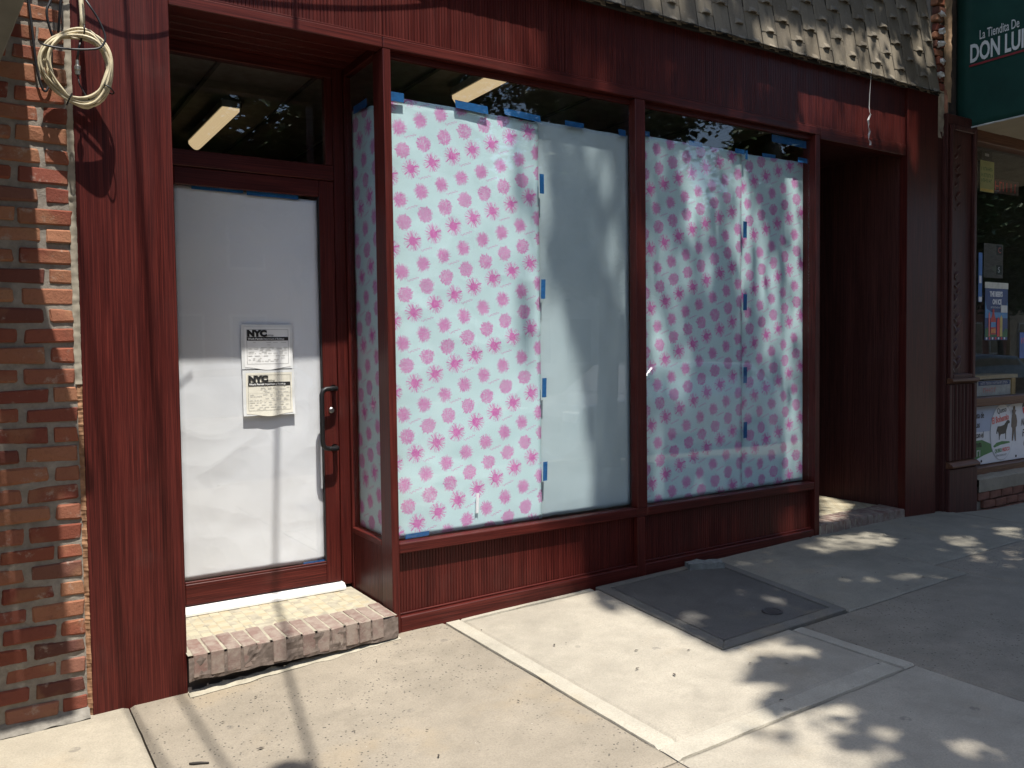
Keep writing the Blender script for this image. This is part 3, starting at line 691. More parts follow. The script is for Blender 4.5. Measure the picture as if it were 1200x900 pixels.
while z < 4.95:
    edge = .372; x = edge
    seq = ['f'] if row % 2 == 0 else ['h']
    first = True
    while x > -3.15:
        hb_ = first and row % 2 == 1; L = .098 if hb_ else BL; xc = x - L / 2; first = False
        zz = z + BH / 2 + random.uniform(-.003, .003)
        if xc > -.12 and z < 3.6:
            inst('brick', random.choice(half if hb_ else full), wall, (xc + random.uniform(-.004, .004), .045 + random.uniform(-.004, .003), zz), (random.uniform(-.012, .012), random.uniform(-.018, .018), random.uniform(-.015, .015)), (random.uniform(.95, 1.01), 1, random.uniform(.93, 1.03))); count += 1
        else: rest.box(xc - L / 2 + .002, xc + L / 2 - .002, 0.001 + random.uniform(-.003, .003), .05, zz - BH / 2, zz + BH / 2)
        x -= L + JT
    z += CP; row += 1
tag(rest.build('brick_courses', BRICK, wall), kind='stuff')
blocker = thing('skylight_blocker', 'unseen grey bay of the next house, just outside the left edge', 'blocker', (-1.2, -.6, -.1))  # added out of view to hold skylight off the brick wall
RENDER = plain('grey_brown_render', (.13, .105, .085), .95, .15, .3, 3)
box('wall', RENDER, blocker, -2.6, -.42, -1.12, -.01, -.2, 3.02, .01); box('ledge', MORTAR, blocker, -2.65, -.38, -1.16, -.012, 1.0, 1.06, .008)
# ragged mortar and broken brick filling the gap at the pillar
def ragged(x0, x1, z0, z1, y, seed):
    def fn(u, v):
        zz = z0 + v * (z1 - z0); x = x0 + u * (x1 - x0) + (.004 * mnoise.noise((zz * 22, 2, seed)) if u < .9 else 0)
        return (x, y - .012 * u + .006 * mnoise.noise((x * 60, zz * 30, seed)) + .004 * mnoise.noise((x * 20, zz * 90, seed)), zz)
    return MB().grid(fn, 4, 260)
ragged(.366, .394, 1.42, 3.9, .002, 1).build('edge_mortar', plain('pale_caulk_mortar', (.30, .265, .205), .9, .2, .25, 20), wall, smooth=True)
ragged(.374, .394, -.14, 1.42, .004, 2).build('broken_edge', plain('broken_brick_edge', (.27, .15, .085), .95, .1, .5, 26), wall)
def foot(u, v): x = -.6 + u * .98; return (x, -.045 + v * .06, H(x, -.05) + .004 + v * .05 + .012 * mnoise.noise((x * 15, v * 3, 2)))
MB().grid(foot, 50, 5).build('mortar_foot', plain('grey_foot_mortar', (.19, .175, .15), .95, .1, .35, 22), wall)

# ------------------------------------------------------------------ hanging coil and loose cables
CABLE = plain('cream_cable', (.52, .45, .30), .5, .35, .34, 26); CABLEB = plain('black_cable', (.018, .018, .02), .45, .4, .2, 20); TIE = plain('black_tie', (.012, .012, .012), .5)
coil = thing('cable_coil', 'coil of cream cable bound with black ties hanging on the red pillar', 'cable coil', (.415, -.13, 2.62))
cc = Vector((.415, -.13, 2.795)); random.seed(21)
for k in range(12):
    pts = []; ax = random.uniform(-.010, .010); az = random.uniform(-.012, .012); ph = random.uniform(0, 6.28); rx = .125 + random.uniform(-.030, .018); rz = .150 + random.uniform(-.026, .018); yo = random.uniform(-.03, .03)
    for i in range(41):
        a = 2 * math.pi * i / 40
        br = 1 + .05 * math.sin(3 * a + ph) * .5; pin = .25 + .75 * abs(math.sin(a * 1.5 + .9)) ** .7
        r_x = .132 + (rx - .132 + ax) * pin; r_z = .155 + (rz - .155 + az) * pin
        pts.append(cc + Vector((r_x * br * math.sin(a) + .012 * math.cos(2 * a), yo * pin + .01 * math.sin(a + ph) * pin - .025 * math.sin(a), r_z * br * math.cos(a))))
    MB().tube(pts, .0055, 7, False).build('strand', CABLE, coil, smooth=True)
for a in (0.05, 2.15, 3.55):
    p = cc + Vector((.132 * math.sin(a) + .012 * math.cos(2 * a), -.025 * math.sin(a), .155 * math.cos(a))); tg = Vector((math.cos(a), 0, -math.sin(a)))
    pts = [p + (Vector((math.sin(a), 0, math.cos(a))) * math.cos(q) * .026 + Vector((0, 1, 0)) * math.sin(q) * .036) for q in [2 * math.pi * i / 14 for i in range(15)]]
    MB().tube(pts, .0032, 6, False).build('cable_tie', TIE, coil, smooth=True)
MB().tube([(.430, -.125, 2.95), (.432, -.12, 3.02), (.428, -.11, 3.12), (.424, -.06, 3.3), (.43, -.035, 3.55), (.43, -.035, 3.9)], .0105, 8).build('hanging_lead', CABLE, coil, smooth=True)
# two curled black leads
lead = thing('black_lead', 'thin black lead looping across the front of the cream coil', 'cable', (.40, -.17, 2.70)); pts = []
LP = [Vector(p) for p in ((.432, -.15, 3.13), (.435, -.17, 3.083), (.457, -.19, 3.038), (.485, -.19, 2.993), (.507, -.19, 2.94), (.509, -.19, 2.904), (.488, -.19, 2.871), (.448, -.19, 2.857), (.399, -.19, 2.848), (.351, -.18, 2.846), (.31, -.17, 2.849), (.273, -.16, 2.856))]
for i in range(len(LP) - 1):
    p0, p1_, p2_, p3_ = LP[max(i - 1, 0)], LP[i], LP[i + 1], LP[min(i + 2, len(LP) - 1)]
    for k in range(5):
        t = k / 5; pts.append(.5 * ((2 * p1_) + (p2_ - p0) * t + (2 * p0 - 5 * p1_ + 4 * p2_ - p3_) * t * t + (3 * p1_ - p0 - 3 * p2_ + p3_) * t ** 3))
pts.append(LP[-1])
MB().tube(pts, .0045, 8).build('lead', CABLEB, lead, smooth=True)
conn = thing('cable_connector', 'grey coaxial connector dangling inside the cream coil', 'connector', (.405, -.135, 2.76))
cl = MB().lathe([(0, -.022), (.010, -.022), (.012, -.008), (.009, -.006), (.013, 0), (.013, .014), (.008, .018), (.007, .04), (0, .04)], (.405, -.135, 2.78), 14)
cl.build('connector', plain('dull_nickel', (.34, .33, .30), .35, .5, .3, 30, .8), conn)
MB().tube([(.405, -.135, 2.82), (.412, -.137, 2.87), (.425, -.13, 2.92)], .005, 7).build('lead', CABLEB, conn, smooth=True)
MB().tube([(.405, -.135, 2.758), (.41, -.135, 2.72), (.43, -.137, 2.68), (.448, -.14, 2.655), (.455, -.14, 2.648)], .003, 6).build('lead', CABLEB, conn, smooth=True)
random.seed(5)
bundle = [[(.225, -.04, 3.6), (.232, -.05, 3.15), (.245, -.045, 2.95), (.26, -.03, 2.78), (.285, -.02, 2.70), (.31, -.015, 2.76), (.318, -.012, 2.90)],
          [(.31, -.05, 3.6), (.325, -.06, 3.15), (.30, -.07, 3.02), (.33, -.05, 2.90)],
          [(.35, -.05, 3.7), (.36, -.05, 3.2), (.352, -.04, 3.04), (.345, -.03, 2.96)]]
for pts, lb in zip(bundle, ('longest of the loose black cables, curling low on the brick wall', 'short black cable doubling back on the bricks above the coil', 'short black cable at the seam of brick wall and red pillar')):
    P2 = [Vector(p) for p in pts]; sm = []
    for i in range(len(P2) - 1):
        p0, p1_, p2_, p3_ = P2[max(i - 1, 0)], P2[i], P2[i + 1], P2[min(i + 2, len(P2) - 1)]
        for k in range(6):
            t = k / 6; sm.append(.5 * ((2 * p1_) + (p2_ - p0) * t + (2 * p0 - 5 * p1_ + 4 * p2_ - p3_) * t * t + (3 * p1_ - p0 - 3 * p2_ + p3_) * t ** 3))
    sm.append(P2[-1]); tag(MB().tube(sm, .0055, 7).build('loose_cable', CABLEB, smooth=True), lb, 'cable', 'loose black cables on the brick wall')
def sag(a, b, s, n=24): a, b = Vector(a), Vector(b); return [a.lerp(b, i / n) - Vector((0, 0, s * 4 * (i / n) * (1 - i / n))) for i in range(n + 1)]
for pts, lb, r in ((sag((.30, -.10, 3.42), (1.25, -.10, 3.75), .10), 'black cable sagging over the top of the red pillar', .005),
                (sag((.25, -.12, 3.50), (.92, -.11, 3.40), .17), 'black cable looping in front of the top of the red pillar', .005),
                (sag((.9, -.12, 3.62), (3.1, -.11, 4.15), .12), 'black cable strung along the red fascia above the door', .006)):
    tag(MB().tube(pts, r, 7).build('facade_cable', CABLEB, smooth=True), lb, 'cable', 'black cables strung along the facade')
# slanting grey arm of the neighbour's awning, top left corner
GREYM = plain('weathered_grey_metal', (.17, .165, .14), .6, .4, .25, 6)
arm = thing('metal_bracket', 'weathered grey metal bracket slanting across the top left corner', 'bracket', (.05, -.03, 2.6))
A0, B0 = Vector((.085, -.03, 2.69)), Vector((.262, -.62, 3.06)); dr = (B0 - A0).normalized(); sx_ = Vector((-1, 0.0, .25)).normalized(); sx_ = (sx_ - dr * sx_.dot(dr)).normalized(); sy_ = dr.cross(sx_)
def bar(a, b, w0, w1, t0, t1): return MB().hexa([p + sx_ * u + sy_ * v for p in (a, b) for u, v in ((w0, t0), (w1, t0), (w1, t1), (w0, t1))])
bar(A0, B0 + dr * .3, 0, .085, -.02, .02).build('channel', GREYM, arm, .004); bar(A0, B0 + dr * .3, .086, .16, -.012, .008).build('flange', GREYM, arm, .003)
# ------------------------------------------------------------------ neighbour's awning at the left, above the frame
awl = thing('awning', 'grey metal awning over the brick wall at the left, only its shade in view', 'awning', (-1.4, -.5, 3.1))
awp = MB()
for i in range(16): awp.hexa([(-3.0 + i * .2, 0, 3.22), (-3.0 + (i + 1) * .2 - .004, 0, 3.22), (-3.0 + (i + 1) * .2 - .004, -1.17, 3.05), (-3.0 + i * .2, -1.17, 3.05), (-3.0 + i * .2, 0, 3.235), (-3.0 + (i + 1) * .2 - .004, 0, 3.235), (-3.0 + (i + 1) * .2 - .004, -1.17, 3.065), (-3.0 + i * .2, -1.17, 3.065)])
awp.build('deck', GREYM, awl); box('valance', GREYM, awl, -3.0, .196, -1.20, -1.171, 3.04, 3.20)

# ------------------------------------------------------------------ mansard of interlocking clay tiles above the fascia
def rtile_mat():
    m = Mat('weathered_roof_tile', .85, .25).shuffle(); r = m.rand(); n = m.noise(7, 5, .65, (1, 1, .5)); f = m.noise(60, 3, .7); st = m.noise(5, 4, .6, (1.6, 1.6, .4), off=(3, 3, 3))
    c = m.ramp(r, [(0, (.155, .128, .09)), (.5, (.195, .165, .12)), (1, (.235, .20, .148))])
    c = m.mix(n.step(.42, .7) * .5, c, (.13, .11, .085)); c = m.mix(st.step(.56, .74) * .75, c, (.045, .04, .034)); c = m.mix(f.step(.55, .75) * .3, c, (.40, .37, .31))
    m.color(c); m.bump(n * .5 + f * .5, .003, .6); return m.m
RT = rtile_mat()
roof = thing('mansard_roof', 'steep skirt of weathered grey-brown roof tiles above the red fascia', 'roof', (4.5, -.06, 3.7))
TW, TL, EXP_ = .163, .27, .2285
LEAN = math.atan2(.16, 1.0)
def tile_geo(seed):
    rnd = random.Random(seed); mb = MB(); n = 12; prof = []
    def ring(s, rise, lift):                               # s along the slope; profile bulges outwards (-y)
        out = []; inn = []
        for k in range(n + 1):
            u = k / n * 2 - 1; b = rise * max(0, 1 - abs(u / .5) ** 5.0) if abs(u) < .5 else 0.0
            out.append((u * TW / 2 * (.975 if abs(u) < 1 else .93), -(b + lift + (.007 if abs(u) < 1 else .004)) + rnd.uniform(-.0008, .0008), s)); inn.append((u * TW / 2 * .962, -(b * .92 + lift), s))
        return out + inn[::-1]
    rings = [ring(0, .022, .001), ring(.005, .022, .001), ring(.045, .002, .0), ring(TL, .0, -.006)]
    k = len(rings[0])
    for r_ in rings: prof += r_
    F = [(i * k + j, i * k + (j + 1) % k, (i + 1) * k + (j + 1) % k, (i + 1) * k + j) for i in range(3) for j in range(k)]
    F += [tuple(range(k))[::-1], tuple(3 * k + j for j in range(k))]
    me = mb.add(prof, F).mesh('roof_tile', RT); return me
TG = [tile_geo(s) for s in range(5)]
slope = Vector((0, math.sin(LEAN), math.cos(LEAN))); ntile = 0; rest = MB(); tvs = [Vector(v.co) for v in TG[0].vertices]; tfs = [tuple(p.vertices) for p in TG[0].polygons]
xr = 7.17; ncol = 41
for i in range(ncol):
    xc = xr - (i + .5) * TW - .004
    for j in range(8):
        s0 = j * EXP_ + (EXP_ / 2 if i % 2 else 0) - .0
        if j == 0 and i % 2: inst_list = (-EXP_ / 2, s0)
        else: inst_list = (s0,)
        for s in inst_list:
            p = Vector((xc, -.028, 3.735)) + slope * max(s, -.02 if s < 0 else s)
            if xc > 3.0 and j < 6 and ntile < 300:
                inst('roof_tile', random.choice(TG), roof, p + Vector((0, random.uniform(-.003, .002), random.uniform(-.004, .004))), (-LEAN + random.uniform(-.006, .006), random.uniform(-.006, .006), random.uniform(-.008, .008))); ntile += 1
            else:
                rot = Matrix.Rotation(-LEAN, 3, 'X'); rest.add([rot @ v + p for v in tvs], tfs)
tag(rest.build('roof_tiles', RT, roof), kind='stuff')
eb = MB().hexa([(.39, -.018, 3.725), (7.17, -.018, 3.725), (7.17, .3, 3.725), (.39, .3, 3.725), (.39, .33, 5.6), (7.17, .33, 5.6), (7.17, .6, 5.6), (.39, .6, 5.6)])
eb.build('backing', plain('dark_roof_felt', (.025, .023, .02), .95), roof)
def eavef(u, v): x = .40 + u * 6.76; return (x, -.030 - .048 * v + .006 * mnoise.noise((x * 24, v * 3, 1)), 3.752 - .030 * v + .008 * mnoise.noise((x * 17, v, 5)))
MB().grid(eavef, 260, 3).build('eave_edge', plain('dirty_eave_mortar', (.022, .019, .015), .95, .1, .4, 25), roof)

# crumpled strip hanging from the eave
hw = [(6.114, -.07, 3.76), (6.116, -.06, 3.66), (6.113, -.055, 3.56), (6.117, -.05, 3.47), (6.125, -.05, 3.43), (6.118, -.06, 3.405), (6.095, -.055, 3.36), (6.11, -.05, 3.33), (6.10, -.055, 3.30), (6.125, -.05, 3.275), (6.108, -.055, 3.25), (6.112, -.05, 3.21), (6.122, -.06, 3.19), (6.128, -.055, 3.165)]
rb = MB(); V = []
for i, p in enumerate(hw): a = i * .9; wv = .003 if i < 4 else .008; V += [(p[0] - wv * math.cos(a), p[1] - wv * math.sin(a), p[2]), (p[0] + wv * math.cos(a), p[1] + wv * math.sin(a), p[2]), ]
rb.add(V, [(2 * i, 2 * i + 1, 2 * i + 3, 2 * i + 2) for i in range(len(hw) - 1)])
rbo = rb.build('hanging_strip', plain('pale_plastic_strip', (.55, .53, .50), .5, .4, .15)); sm_ = rbo.modifiers.new('thick', 'SOLIDIFY'); sm_.thickness = .0015
tag(rbo, 'thin pale crumpled strip hanging from the eave over the dark entrance', 'strip')

# ------------------------------------------------------------------ pier between the two shops
pier = thing('masonry_pier', 'narrow ragged strip of brick and plaster between the tiles and the green awning', 'pier', (7.25, .1, 0))
pk = brick_meshes(.125, .1, .062, 5, BRICK, .008, .009)
box('pier_core', MORTAR, pier, 7.167, 7.47, .07, .4, 3.36, 5.6, 0)
for j in range(24): inst('brick', random.choice(pk), pier, (7.235 + (.02 if j % 2 else 0), .065 + random.uniform(-.012, .012), 3.83 + j * .074), (random.uniform(-.04, .04), random.uniform(-.05, .05), random.uniform(-.08, .08)))
PATCH = plain('white_mortar_lump', (.62, .60, .56), .9, .2, .2, 30); PEACH = plain('peach_plaster', (.50, .33, .20), .9, .2, .2, 9); PALE = plain('pale_plaster', (.40, .34, .26), .9, .2, .35, 12)
random.seed(3)
for zc in (3.93, 4.05, 4.2, 4.31, 4.46, 4.6):
    bm = bmesh.new(); bmesh.ops.create_icosphere(bm, subdivisions=2, radius=1)
    for v in bm.verts: v.co = Vector((v.co.x * .045, v.co.y * .03, v.co.z * .026)) * (1 + .8 * mnoise.noise(v.co * 2 + Vector((zc * 9, 0, 0))))
    me = bpy.data.meshes.new('mortar_lump'); bm.to_mesh(me); bm.free(); me.materials.append(PATCH); inst('mortar_lump', me, pier, (7.25 + random.uniform(-.02, .03), .02, zc))
def plaster(x0, x1, z0, z1, y, seed, m):
    def fn(u, v):
        z = z0 + v * (z1 - z0); x = x0 + u * (x1 - x0) + (.02 * mnoise.noise((z * 14, u, seed)) if u in (0, 1) else 0)
        return (x, y + .008 * mnoise.noise((x * 20, z * 16, seed)), z)
    return MB().grid(fn, 5, 60).build('plaster_patch', m, pier)
plaster(7.33, 7.45, 3.72, 5.5, .035, 2, PEACH); plaster(7.19, 7.31, 3.38, 3.80, .02, 4, PALE); plaster(7.325, 7.38, 3.50, 3.82, .03, 6, plain('salmon_plaster', (.45, .22, .15), .9, .2, .3, 20))
MB().box(7.1655, 7.2885, .02, .12, -.05, 3.44).build('filler_board', B_V, pier, .004); MB().box(7.2895, 7.306, -.012, .1, -.05, 3.40).build('filler_board', B_V, pier, .003)

# ------------------------------------------------------------------ neighbouring shop at the right
nb_ = thing('neighbour_shop', 'dark wooden shop with a carved pilaster and glazed front at the far right', 'shop', (9.0, 0, 0))
X0, X1 = 7.307, 7.80
MB().box(X0, X1, -.015, .12, -.12, 3.60).build('pilaster', B_V, nb_, .006)
def frame(x0, x1, z0, z1, wd, y0, y1, name, mt=B_V):
    mb = MB()
    mb.box(x0, x0 + wd, y0, y1, z0, z1).box(x1 - wd, x1, y0, y1, z0, z1).box(x0 + wd + .0005, x1 - wd - .0005, y0, y1, z1 - wd, z1 - .0005).box(x0 + wd + .0005, x1 - wd - .0005, y0, y1, z0 + .0005, z0 + wd)
    return mb.build(name, mt, nb_, .006)
frame(X0 + .03, X1 - .05, 1.235, 3.50, .045, -.045, -.0155, 'panel_moulding')
MB().prism([(-.0155, 1.245), (-.075, 1.24), (-.08, 1.215), (-.045, 1.195), (-.0155, 1.19)], 'x', X0 + .015, X1 - .03).build('panel_ledge', B_H, nb_, .004)
MB().prism([(-.0155, .49), (-.05, .48), (-.085, .455), (-.085, .435), (-.0155, .425)], 'x', X0 + .01, X1 - .02).build('panel_ledge', B_H, nb_, .004)
fx0, fx1 = X0 + .06, X1 - .08
for i in range(6):
    c = fx0 + (i + .5) * (fx1 - fx0) / 6; r = .023
    MB().prism([(c + r * math.cos(a), -.0155 - r * 1.2 * math.sin(a)) for a in [math.pi * k / 6 for k in range(7)]], 'z', .497, 1.185).build('flute', B_V, nb_)
for a, b in ((X0 + .01, X0 + .055), (X1 - .075, X1 - .03)): box('flute_border', B_V, nb_, a, b, -.05, -.0155, .495, 1.188, .005)
box('base_block', B_V, nb_, X0 + .005, X1 - .015, -.055, -.016, -.10, .424, .008)
# carved leaf ornament rising in the panel
orn = MB(); random.seed(9)
def leaf(x, z, ang, s):
    pts = []; n = 5
    for k in range(n + 1):
        t = k / n; wd = .022 * s * math.sin(math.pi * min(1, t * .9 + .1)); c = Vector((x + math.sin(ang) * t * .085 * s, 0, z + math.cos(ang) * t * .085 * s)); nrm = Vector((math.cos(ang), 0, -math.sin(ang)))
        pts.append((c - nrm * wd, c, c + nrm * wd, .006 * math.sin(math.pi * t) + .002))
    V = []
    for a, c, b, h in pts: V += [(a.x, -.016, a.z), (c.x, -.018 - h, c.z), (b.x, -.016, b.z)]
    orn.add(V, [(3 * k + j, 3 * k + j + 1, 3 * k + j + 4, 3 * k + j + 3) for k in range(n) for j in (0, 1)])
for k in range(26):
    z = 1.29 + k * .038; xx = 7.45 + .035 * math.sin(k * .7); leaf(xx, z, .9 * (1 if k % 2 else -1) + random.uniform(-.2, .2), random.uniform(.8, 1.2) * (1.25 - k * .02))
for k in range(14): z = 2.75 + k * .042; leaf(7.45 + .03 * math.sin(k), z, .9 * (1 if k % 2 else -1), random.uniform(.7, 1.0))
orn.build('carved_ornament', B_V, nb_)
# window: frame, panes, shelf
WX0, WX1 = 8.0, 10.9
box('window_jamb', B_V, nb_, 7.80, 7.868, .02, .14, .26, 3.60, .006); box('inner_bead', plain('yellow_varnished_bead', (.30, .17, .055), .5, .4), nb_, 7.869, 7.90, .085, .13, 1.04, 3.43, .003)
box('window_head', B_H, nb_, 7.8685, WX1, .02, .14, 3.43, 3.60, .006); box('window_rail', B_H, nb_, 7.8685, WX1, .03, .14, .955, 1.04, .008)
box('bottom_rail', B_H, nb_, 7.8685, WX1, .03, .14, .255, .375, .008); box('window_jamb', B_V, nb_, WX1, WX1 + .12, .02, .14, .25, 3.60, .006)
box('display_window', GLASS, nb_, 7.9005, WX1, .10, .106, 1.0405, 3.43, 0)
box('board_panel', plain('sign_backing', (.2, .19, .18), .8), nb_, 7.8685, WX1, .12, .16, .376, .954, 0)
inn = MB(); inn.box(7.87, 11.2, 2.6, 2.7, 0, 3.7).box(7.8, 7.868, .17, 2.6, 0, 3.7).box(11.03, 11.15, .17, 2.6, 0, 3.7).box(7.87, 11.03, .17, 2.6, 3.5, 3.6).box(7.87, 11.03, .17, 2.6, .9, .98)
inn.build('room_wall', plain('dim_shop_interior', (.13, .125, .11), .9, .1), nb_)
# things on show inside: shelf with wooden frame, goods
shelf = thing('display_case', 'small yellow wooden display case standing inside the neighbour window', 'display case', (8.4, .2, 1.0))
YW = plain('yellow_pine', (.34, .22, .075), .5, .4, .2, 9)
box('top_board', YW, shelf, 8.03, 8.86, .125, .40, 1.205, 1.245); box('post', YW, shelf, 8.74, 8.82, .126, .40, 1.041, 1.2045); box('post', YW, shelf, 8.03, 8.07, .126, .40, 1.041, 1.2045)
# stone sill and brick plinth
SILL = concrete('rough_grey_sill', (.31, .265, .20), .3)
def sillf(u, v): x = 7.80 + u * 3.3; k = v; return (x, -.06 + .28 * max(0, k - .4) + .006 * mnoise.noise((x * 14, v * 4, 3)), .165 + .13 * min(1, k / .45) + (.055 * max(0, k - .45)) + .006 * mnoise.noise((x * 10, v * 5, 9)))
MB().grid(sillf, 80, 10).build('stone_sill', SILL, nb_)
MB().box(7.80, 11.1, -.02, .12, -.2, .21).build('plinth_core', MORTAR, nb_)
pbk = brick_meshes(.195, .09, .074, 6, plain('dark_red_plinth_brick', (.17, .075, .052), .85, .2, .35, 14), .004, .006)
for j in range(3):
    for i in range(16): inst('brick', random.choice(pbk), nb_, (7.90 + i * .206 + (.10 if j % 2 else 0), -.012, .125 - j * .086), (random.uniform(-.01, .01), random.uniform(-.012, .012), 0))
def marks(x0, x1, z, h, y, m, parent):                      # print too small to read
    rnd = random.Random(int(x0 * 97 + z * 131)); mb = MB(); x = x0
    while x < x1 - h * .3:
        w_ = h * rnd.uniform(.3, .75); k = rnd.random()
        mb.box(x, min(x + h * .16, x1), y, y + .0004, z, z + h)
        if k > .3: mb.box(x + h * .161, min(x + w_, x1), y, y + .0004, z + h * (.4 if k < .6 else .84), z + h * (.56 if k < .6 else .999))
        x += w_ + h * .22
    return tag(mb.build('print_marks', m, parent), kind='stuff')
# banner under the window
ban = thing('shop_banner', 'white cheese banner with oval, black cow and standing man under the neighbour window', 'banner', (9.4, .1, .376))
BW = plain('banner_white', (.66, .65, .66), .5, .3, .05, 4); BBLUE = plain('banner_sky', (.34, .39, .50), .5, .3, .1, 3); BGREEN = plain('banner_green', (.035, .17, .045), .5, .3, .2, 8); BRED = plain('banner_red', (.60, .03, .035), .5, .3, .1); BPINK = plain('banner_coral', (.62, .14, .13), .5, .3, .1)
BBLACK = plain('banner_black', (.012, .012, .013), .5, .3, .1); BSKIN = plain('banner_brown', (.14, .10, .075), .6, .3, .2)
box('sheet', BW, ban, 7.872, WX1, .108, .112, .384, .952, 0)
MB().prism([(7.873, .70), (7.873, .951), (8.75, .951), (8.42, .86), (8.30, .70)], 'y', .1065, .1075).build('sky_patch', BBLUE, ban)
MB().prism([(7.873, .40), (7.873, .62), (8.16, .62), (8.36, .56), (8.40, .50), (8.2, .47)], 'y', .1055, .1064).build('field_patch', BGREEN, ban)
ov = [(8.525 + .215 * math.cos(a), .675 + .275 * math.sin(a)) for a in [2 * math.pi * k / 40 for k in range(40)]]
MB().prism(ov, 'y', .1035, .1052).build('oval', BW, ban); orim = MB().prism([(8.525 + .223 * math.cos(a), .675 + .283 * math.sin(a)) for a in [2 * math.pi * k / 40 for k in range(40)]], 'y', .1053, .10545).build('oval_rim', plain('banner_grey', (.42, .42, .42), .6), ban)
text('Queso', .075, (8.43, .1030, .86), BBLACK, ban, tilt=.10, bold=.001, xs=.85)
text('El Bohemio', .085, (8.335, .1030, .765), BPINK, ban, tilt=.10, bold=.004, xs=.80)
cow = [(8.42, .70), (8.44, .735), (8.50, .735), (8.56, .745), (8.60, .775), (8.625, .79), (8.655, .785), (8.67, .765), (8.655, .755), (8.635, .752), (8.62, .72), (8.60, .68), (8.597, .60), (8.588, .60), (8.583, .66), (8.56, .655), (8.50, .655), (8.48, .635), (8.475, .60), (8.465, .60), (8.462, .655), (8.44, .69), (8.43, .66), (8.415, .665)]
MB().prism(cow, 'y', .1022, .1032).build('cow_picture', BBLACK, ban)
man = [(8.71, .575), (8.715, .70), (8.695, .72), (8.70, .80), (8.715, .835), (8.725, .845), (8.715, .86), (8.71, .885), (8.735, .885), (8.738, .915), (8.752, .925), (8.768, .915), (8.77, .885), (8.79, .88), (8.775, .86), (8.77, .845), (8.79, .83), (8.81, .77), (8.805, .72), (8.785, .705), (8.79, .57), (8.775, .57), (8.755, .69), (8.73, .575)]
MB().prism(man, 'y', .1022, .1032).build('man_picture', BSKIN, ban)
MB().prism([(8.36, .545), (8.42, .575), (8.52, .585), (8.66, .575), (8.68, .56), (8.5, .55), (8.38, .53)], 'y', .1024, .1033).build('grass_picture', BGREEN, ban)
text('QUESO', .05, (8.39, .1030, .475), BGREEN, ban, tilt=.04, bold=.002, xs=.8); text('FRESCO', .05, (8.53, .1030, .48), BPINK, ban, tilt=.04, bold=.002, xs=.8); marks(8.42, 8.62, .437, .018, .1026, BBLACK, ban)
for s, zz in (('nta de', .835), ('Las', .745), ('con el', .645), ('fruta', .555)): text(s, .085, (8.035, .1042, zz), BBLACK, ban, xs=.72, bold=.001)
marks(8.02, 8.16, .465, .06, .1042, BW, ban)
for s, zz in (('New York\'s', .715), ('Favorite', .605), ('Cheese', .505)): text(s, .105, (8.89 + (.715 - zz) * .25, .1065, zz), BBLACK, ban, xs=.7, shear=.3, bold=.001)
MB().prism([(8.92, .90), (9.02, .90), (8.98, .84), (8.96, .83), (8.935, .845)], 'y', .1062, .1072).build('red_scarf_picture', BRED, ban); MB().prism([(8.915, .905), (8.93, .945), (9.0, .945), (9.02, .905)], 'y', .1062, .1072).build('hat_picture', BBLACK, ban)
for xx in (8.15, 8.80): s_ = MB().lathe([(0, .004), (.012, .003), (.013, 0)], (0, 0, 0), 10); s_.v = [(xx + x, .106 - z, .415 + y) for x, y, z in s_.v]; s_.build('screw', BBLACK, ban)
# posters on the glass
def poster(name, label, cat, x0, x1, z0, z1, m, y=.097): t = thing(name, label, cat, ((x0 + x1) / 2, y, z0)); box('sheet', m, t, x0, x1, y, y + .0015, z0, z1, 0); return t
NAVY = plain('poster_navy', (.015, .04, .14), .5, .3, .25, 5); PGREEN = plain('poster_green', (.02, .10, .035), .5, .3, .3, 12); SKYB = plain('poster_sky', (.08, .22, .42), .5, .3, .25, 9); PAPY = plain('yellow_green_sheet', (.34, .33, .14), .7, .2, .2, 5)
b = poster('drink_poster', 'blue drink poster with a red bottle and white lettering on the neighbour glass', 'poster', 8.17, 8.59, 1.585, 2.085, NAVY)
box('header_strip', plain('poster_cream', (.58, .55, .46), .6), b, 8.165, 8.595, .0955, .0985, 2.086, 2.145, 0)
text("THE BEER'S", .066, (8.255, .0962, 2.01), BW, b, bold=.0035, xs=.72); text('ON ICE', .066, (8.305, .0962, 1.935), BW, b, bold=.0035, xs=.75); marks(8.275, 8.49, 1.893, .018, .0958, BW, b)
MB().prism([(8.175, 1.97), (8.175, 1.80), (8.585, 1.80), (8.585, 1.97), (8.55, 1.89), (8.47, 1.855), (8.29, 1.855), (8.20, 1.89)], 'y', .0962, .0968).build('ice_picture', SKYB, b)
bot = [(8.275, 1.64), (8.275, 1.79), (8.29, 1.81), (8.305, 1.85), (8.306, 1.885), (8.335, 1.885), (8.336, 1.85), (8.35, 1.81), (8.368, 1.79), (8.368, 1.64)]
MB().prism(bot, 'y', .0945, .0958).build('bottle_picture', plain('poster_red', (.42, .03, .03), .5, .3, .2, 20), b)
MB().prism([(8.277, 1.71), (8.277, 1.76), (8.366, 1.76), (8.366, 1.71)], 'y', .0938, .0944).build('bottle_label', SKYB, b); MB().prism([(8.277, 1.655), (8.277, 1.69), (8.366, 1.70), (8.366, 1.655)], 'y', .0938, .0944).build('bottle_label', plain('poster_orange', (.55, .18, .04), .5), b)
for a, c, h1, m in ((8.235, 8.262, 1.83, BPINK), (8.39, 8.44, 1.78, BRED), (8.445, 8.49, 1.80, plain('poster_gold', (.45, .33, .08), .5))): MB().prism([(a, 1.62), (c, 1.62), (c, h1), ((a + c) / 2, h1 + .03), (a, h1)], 'y', .0945, .0958).build('can_picture', m, b)
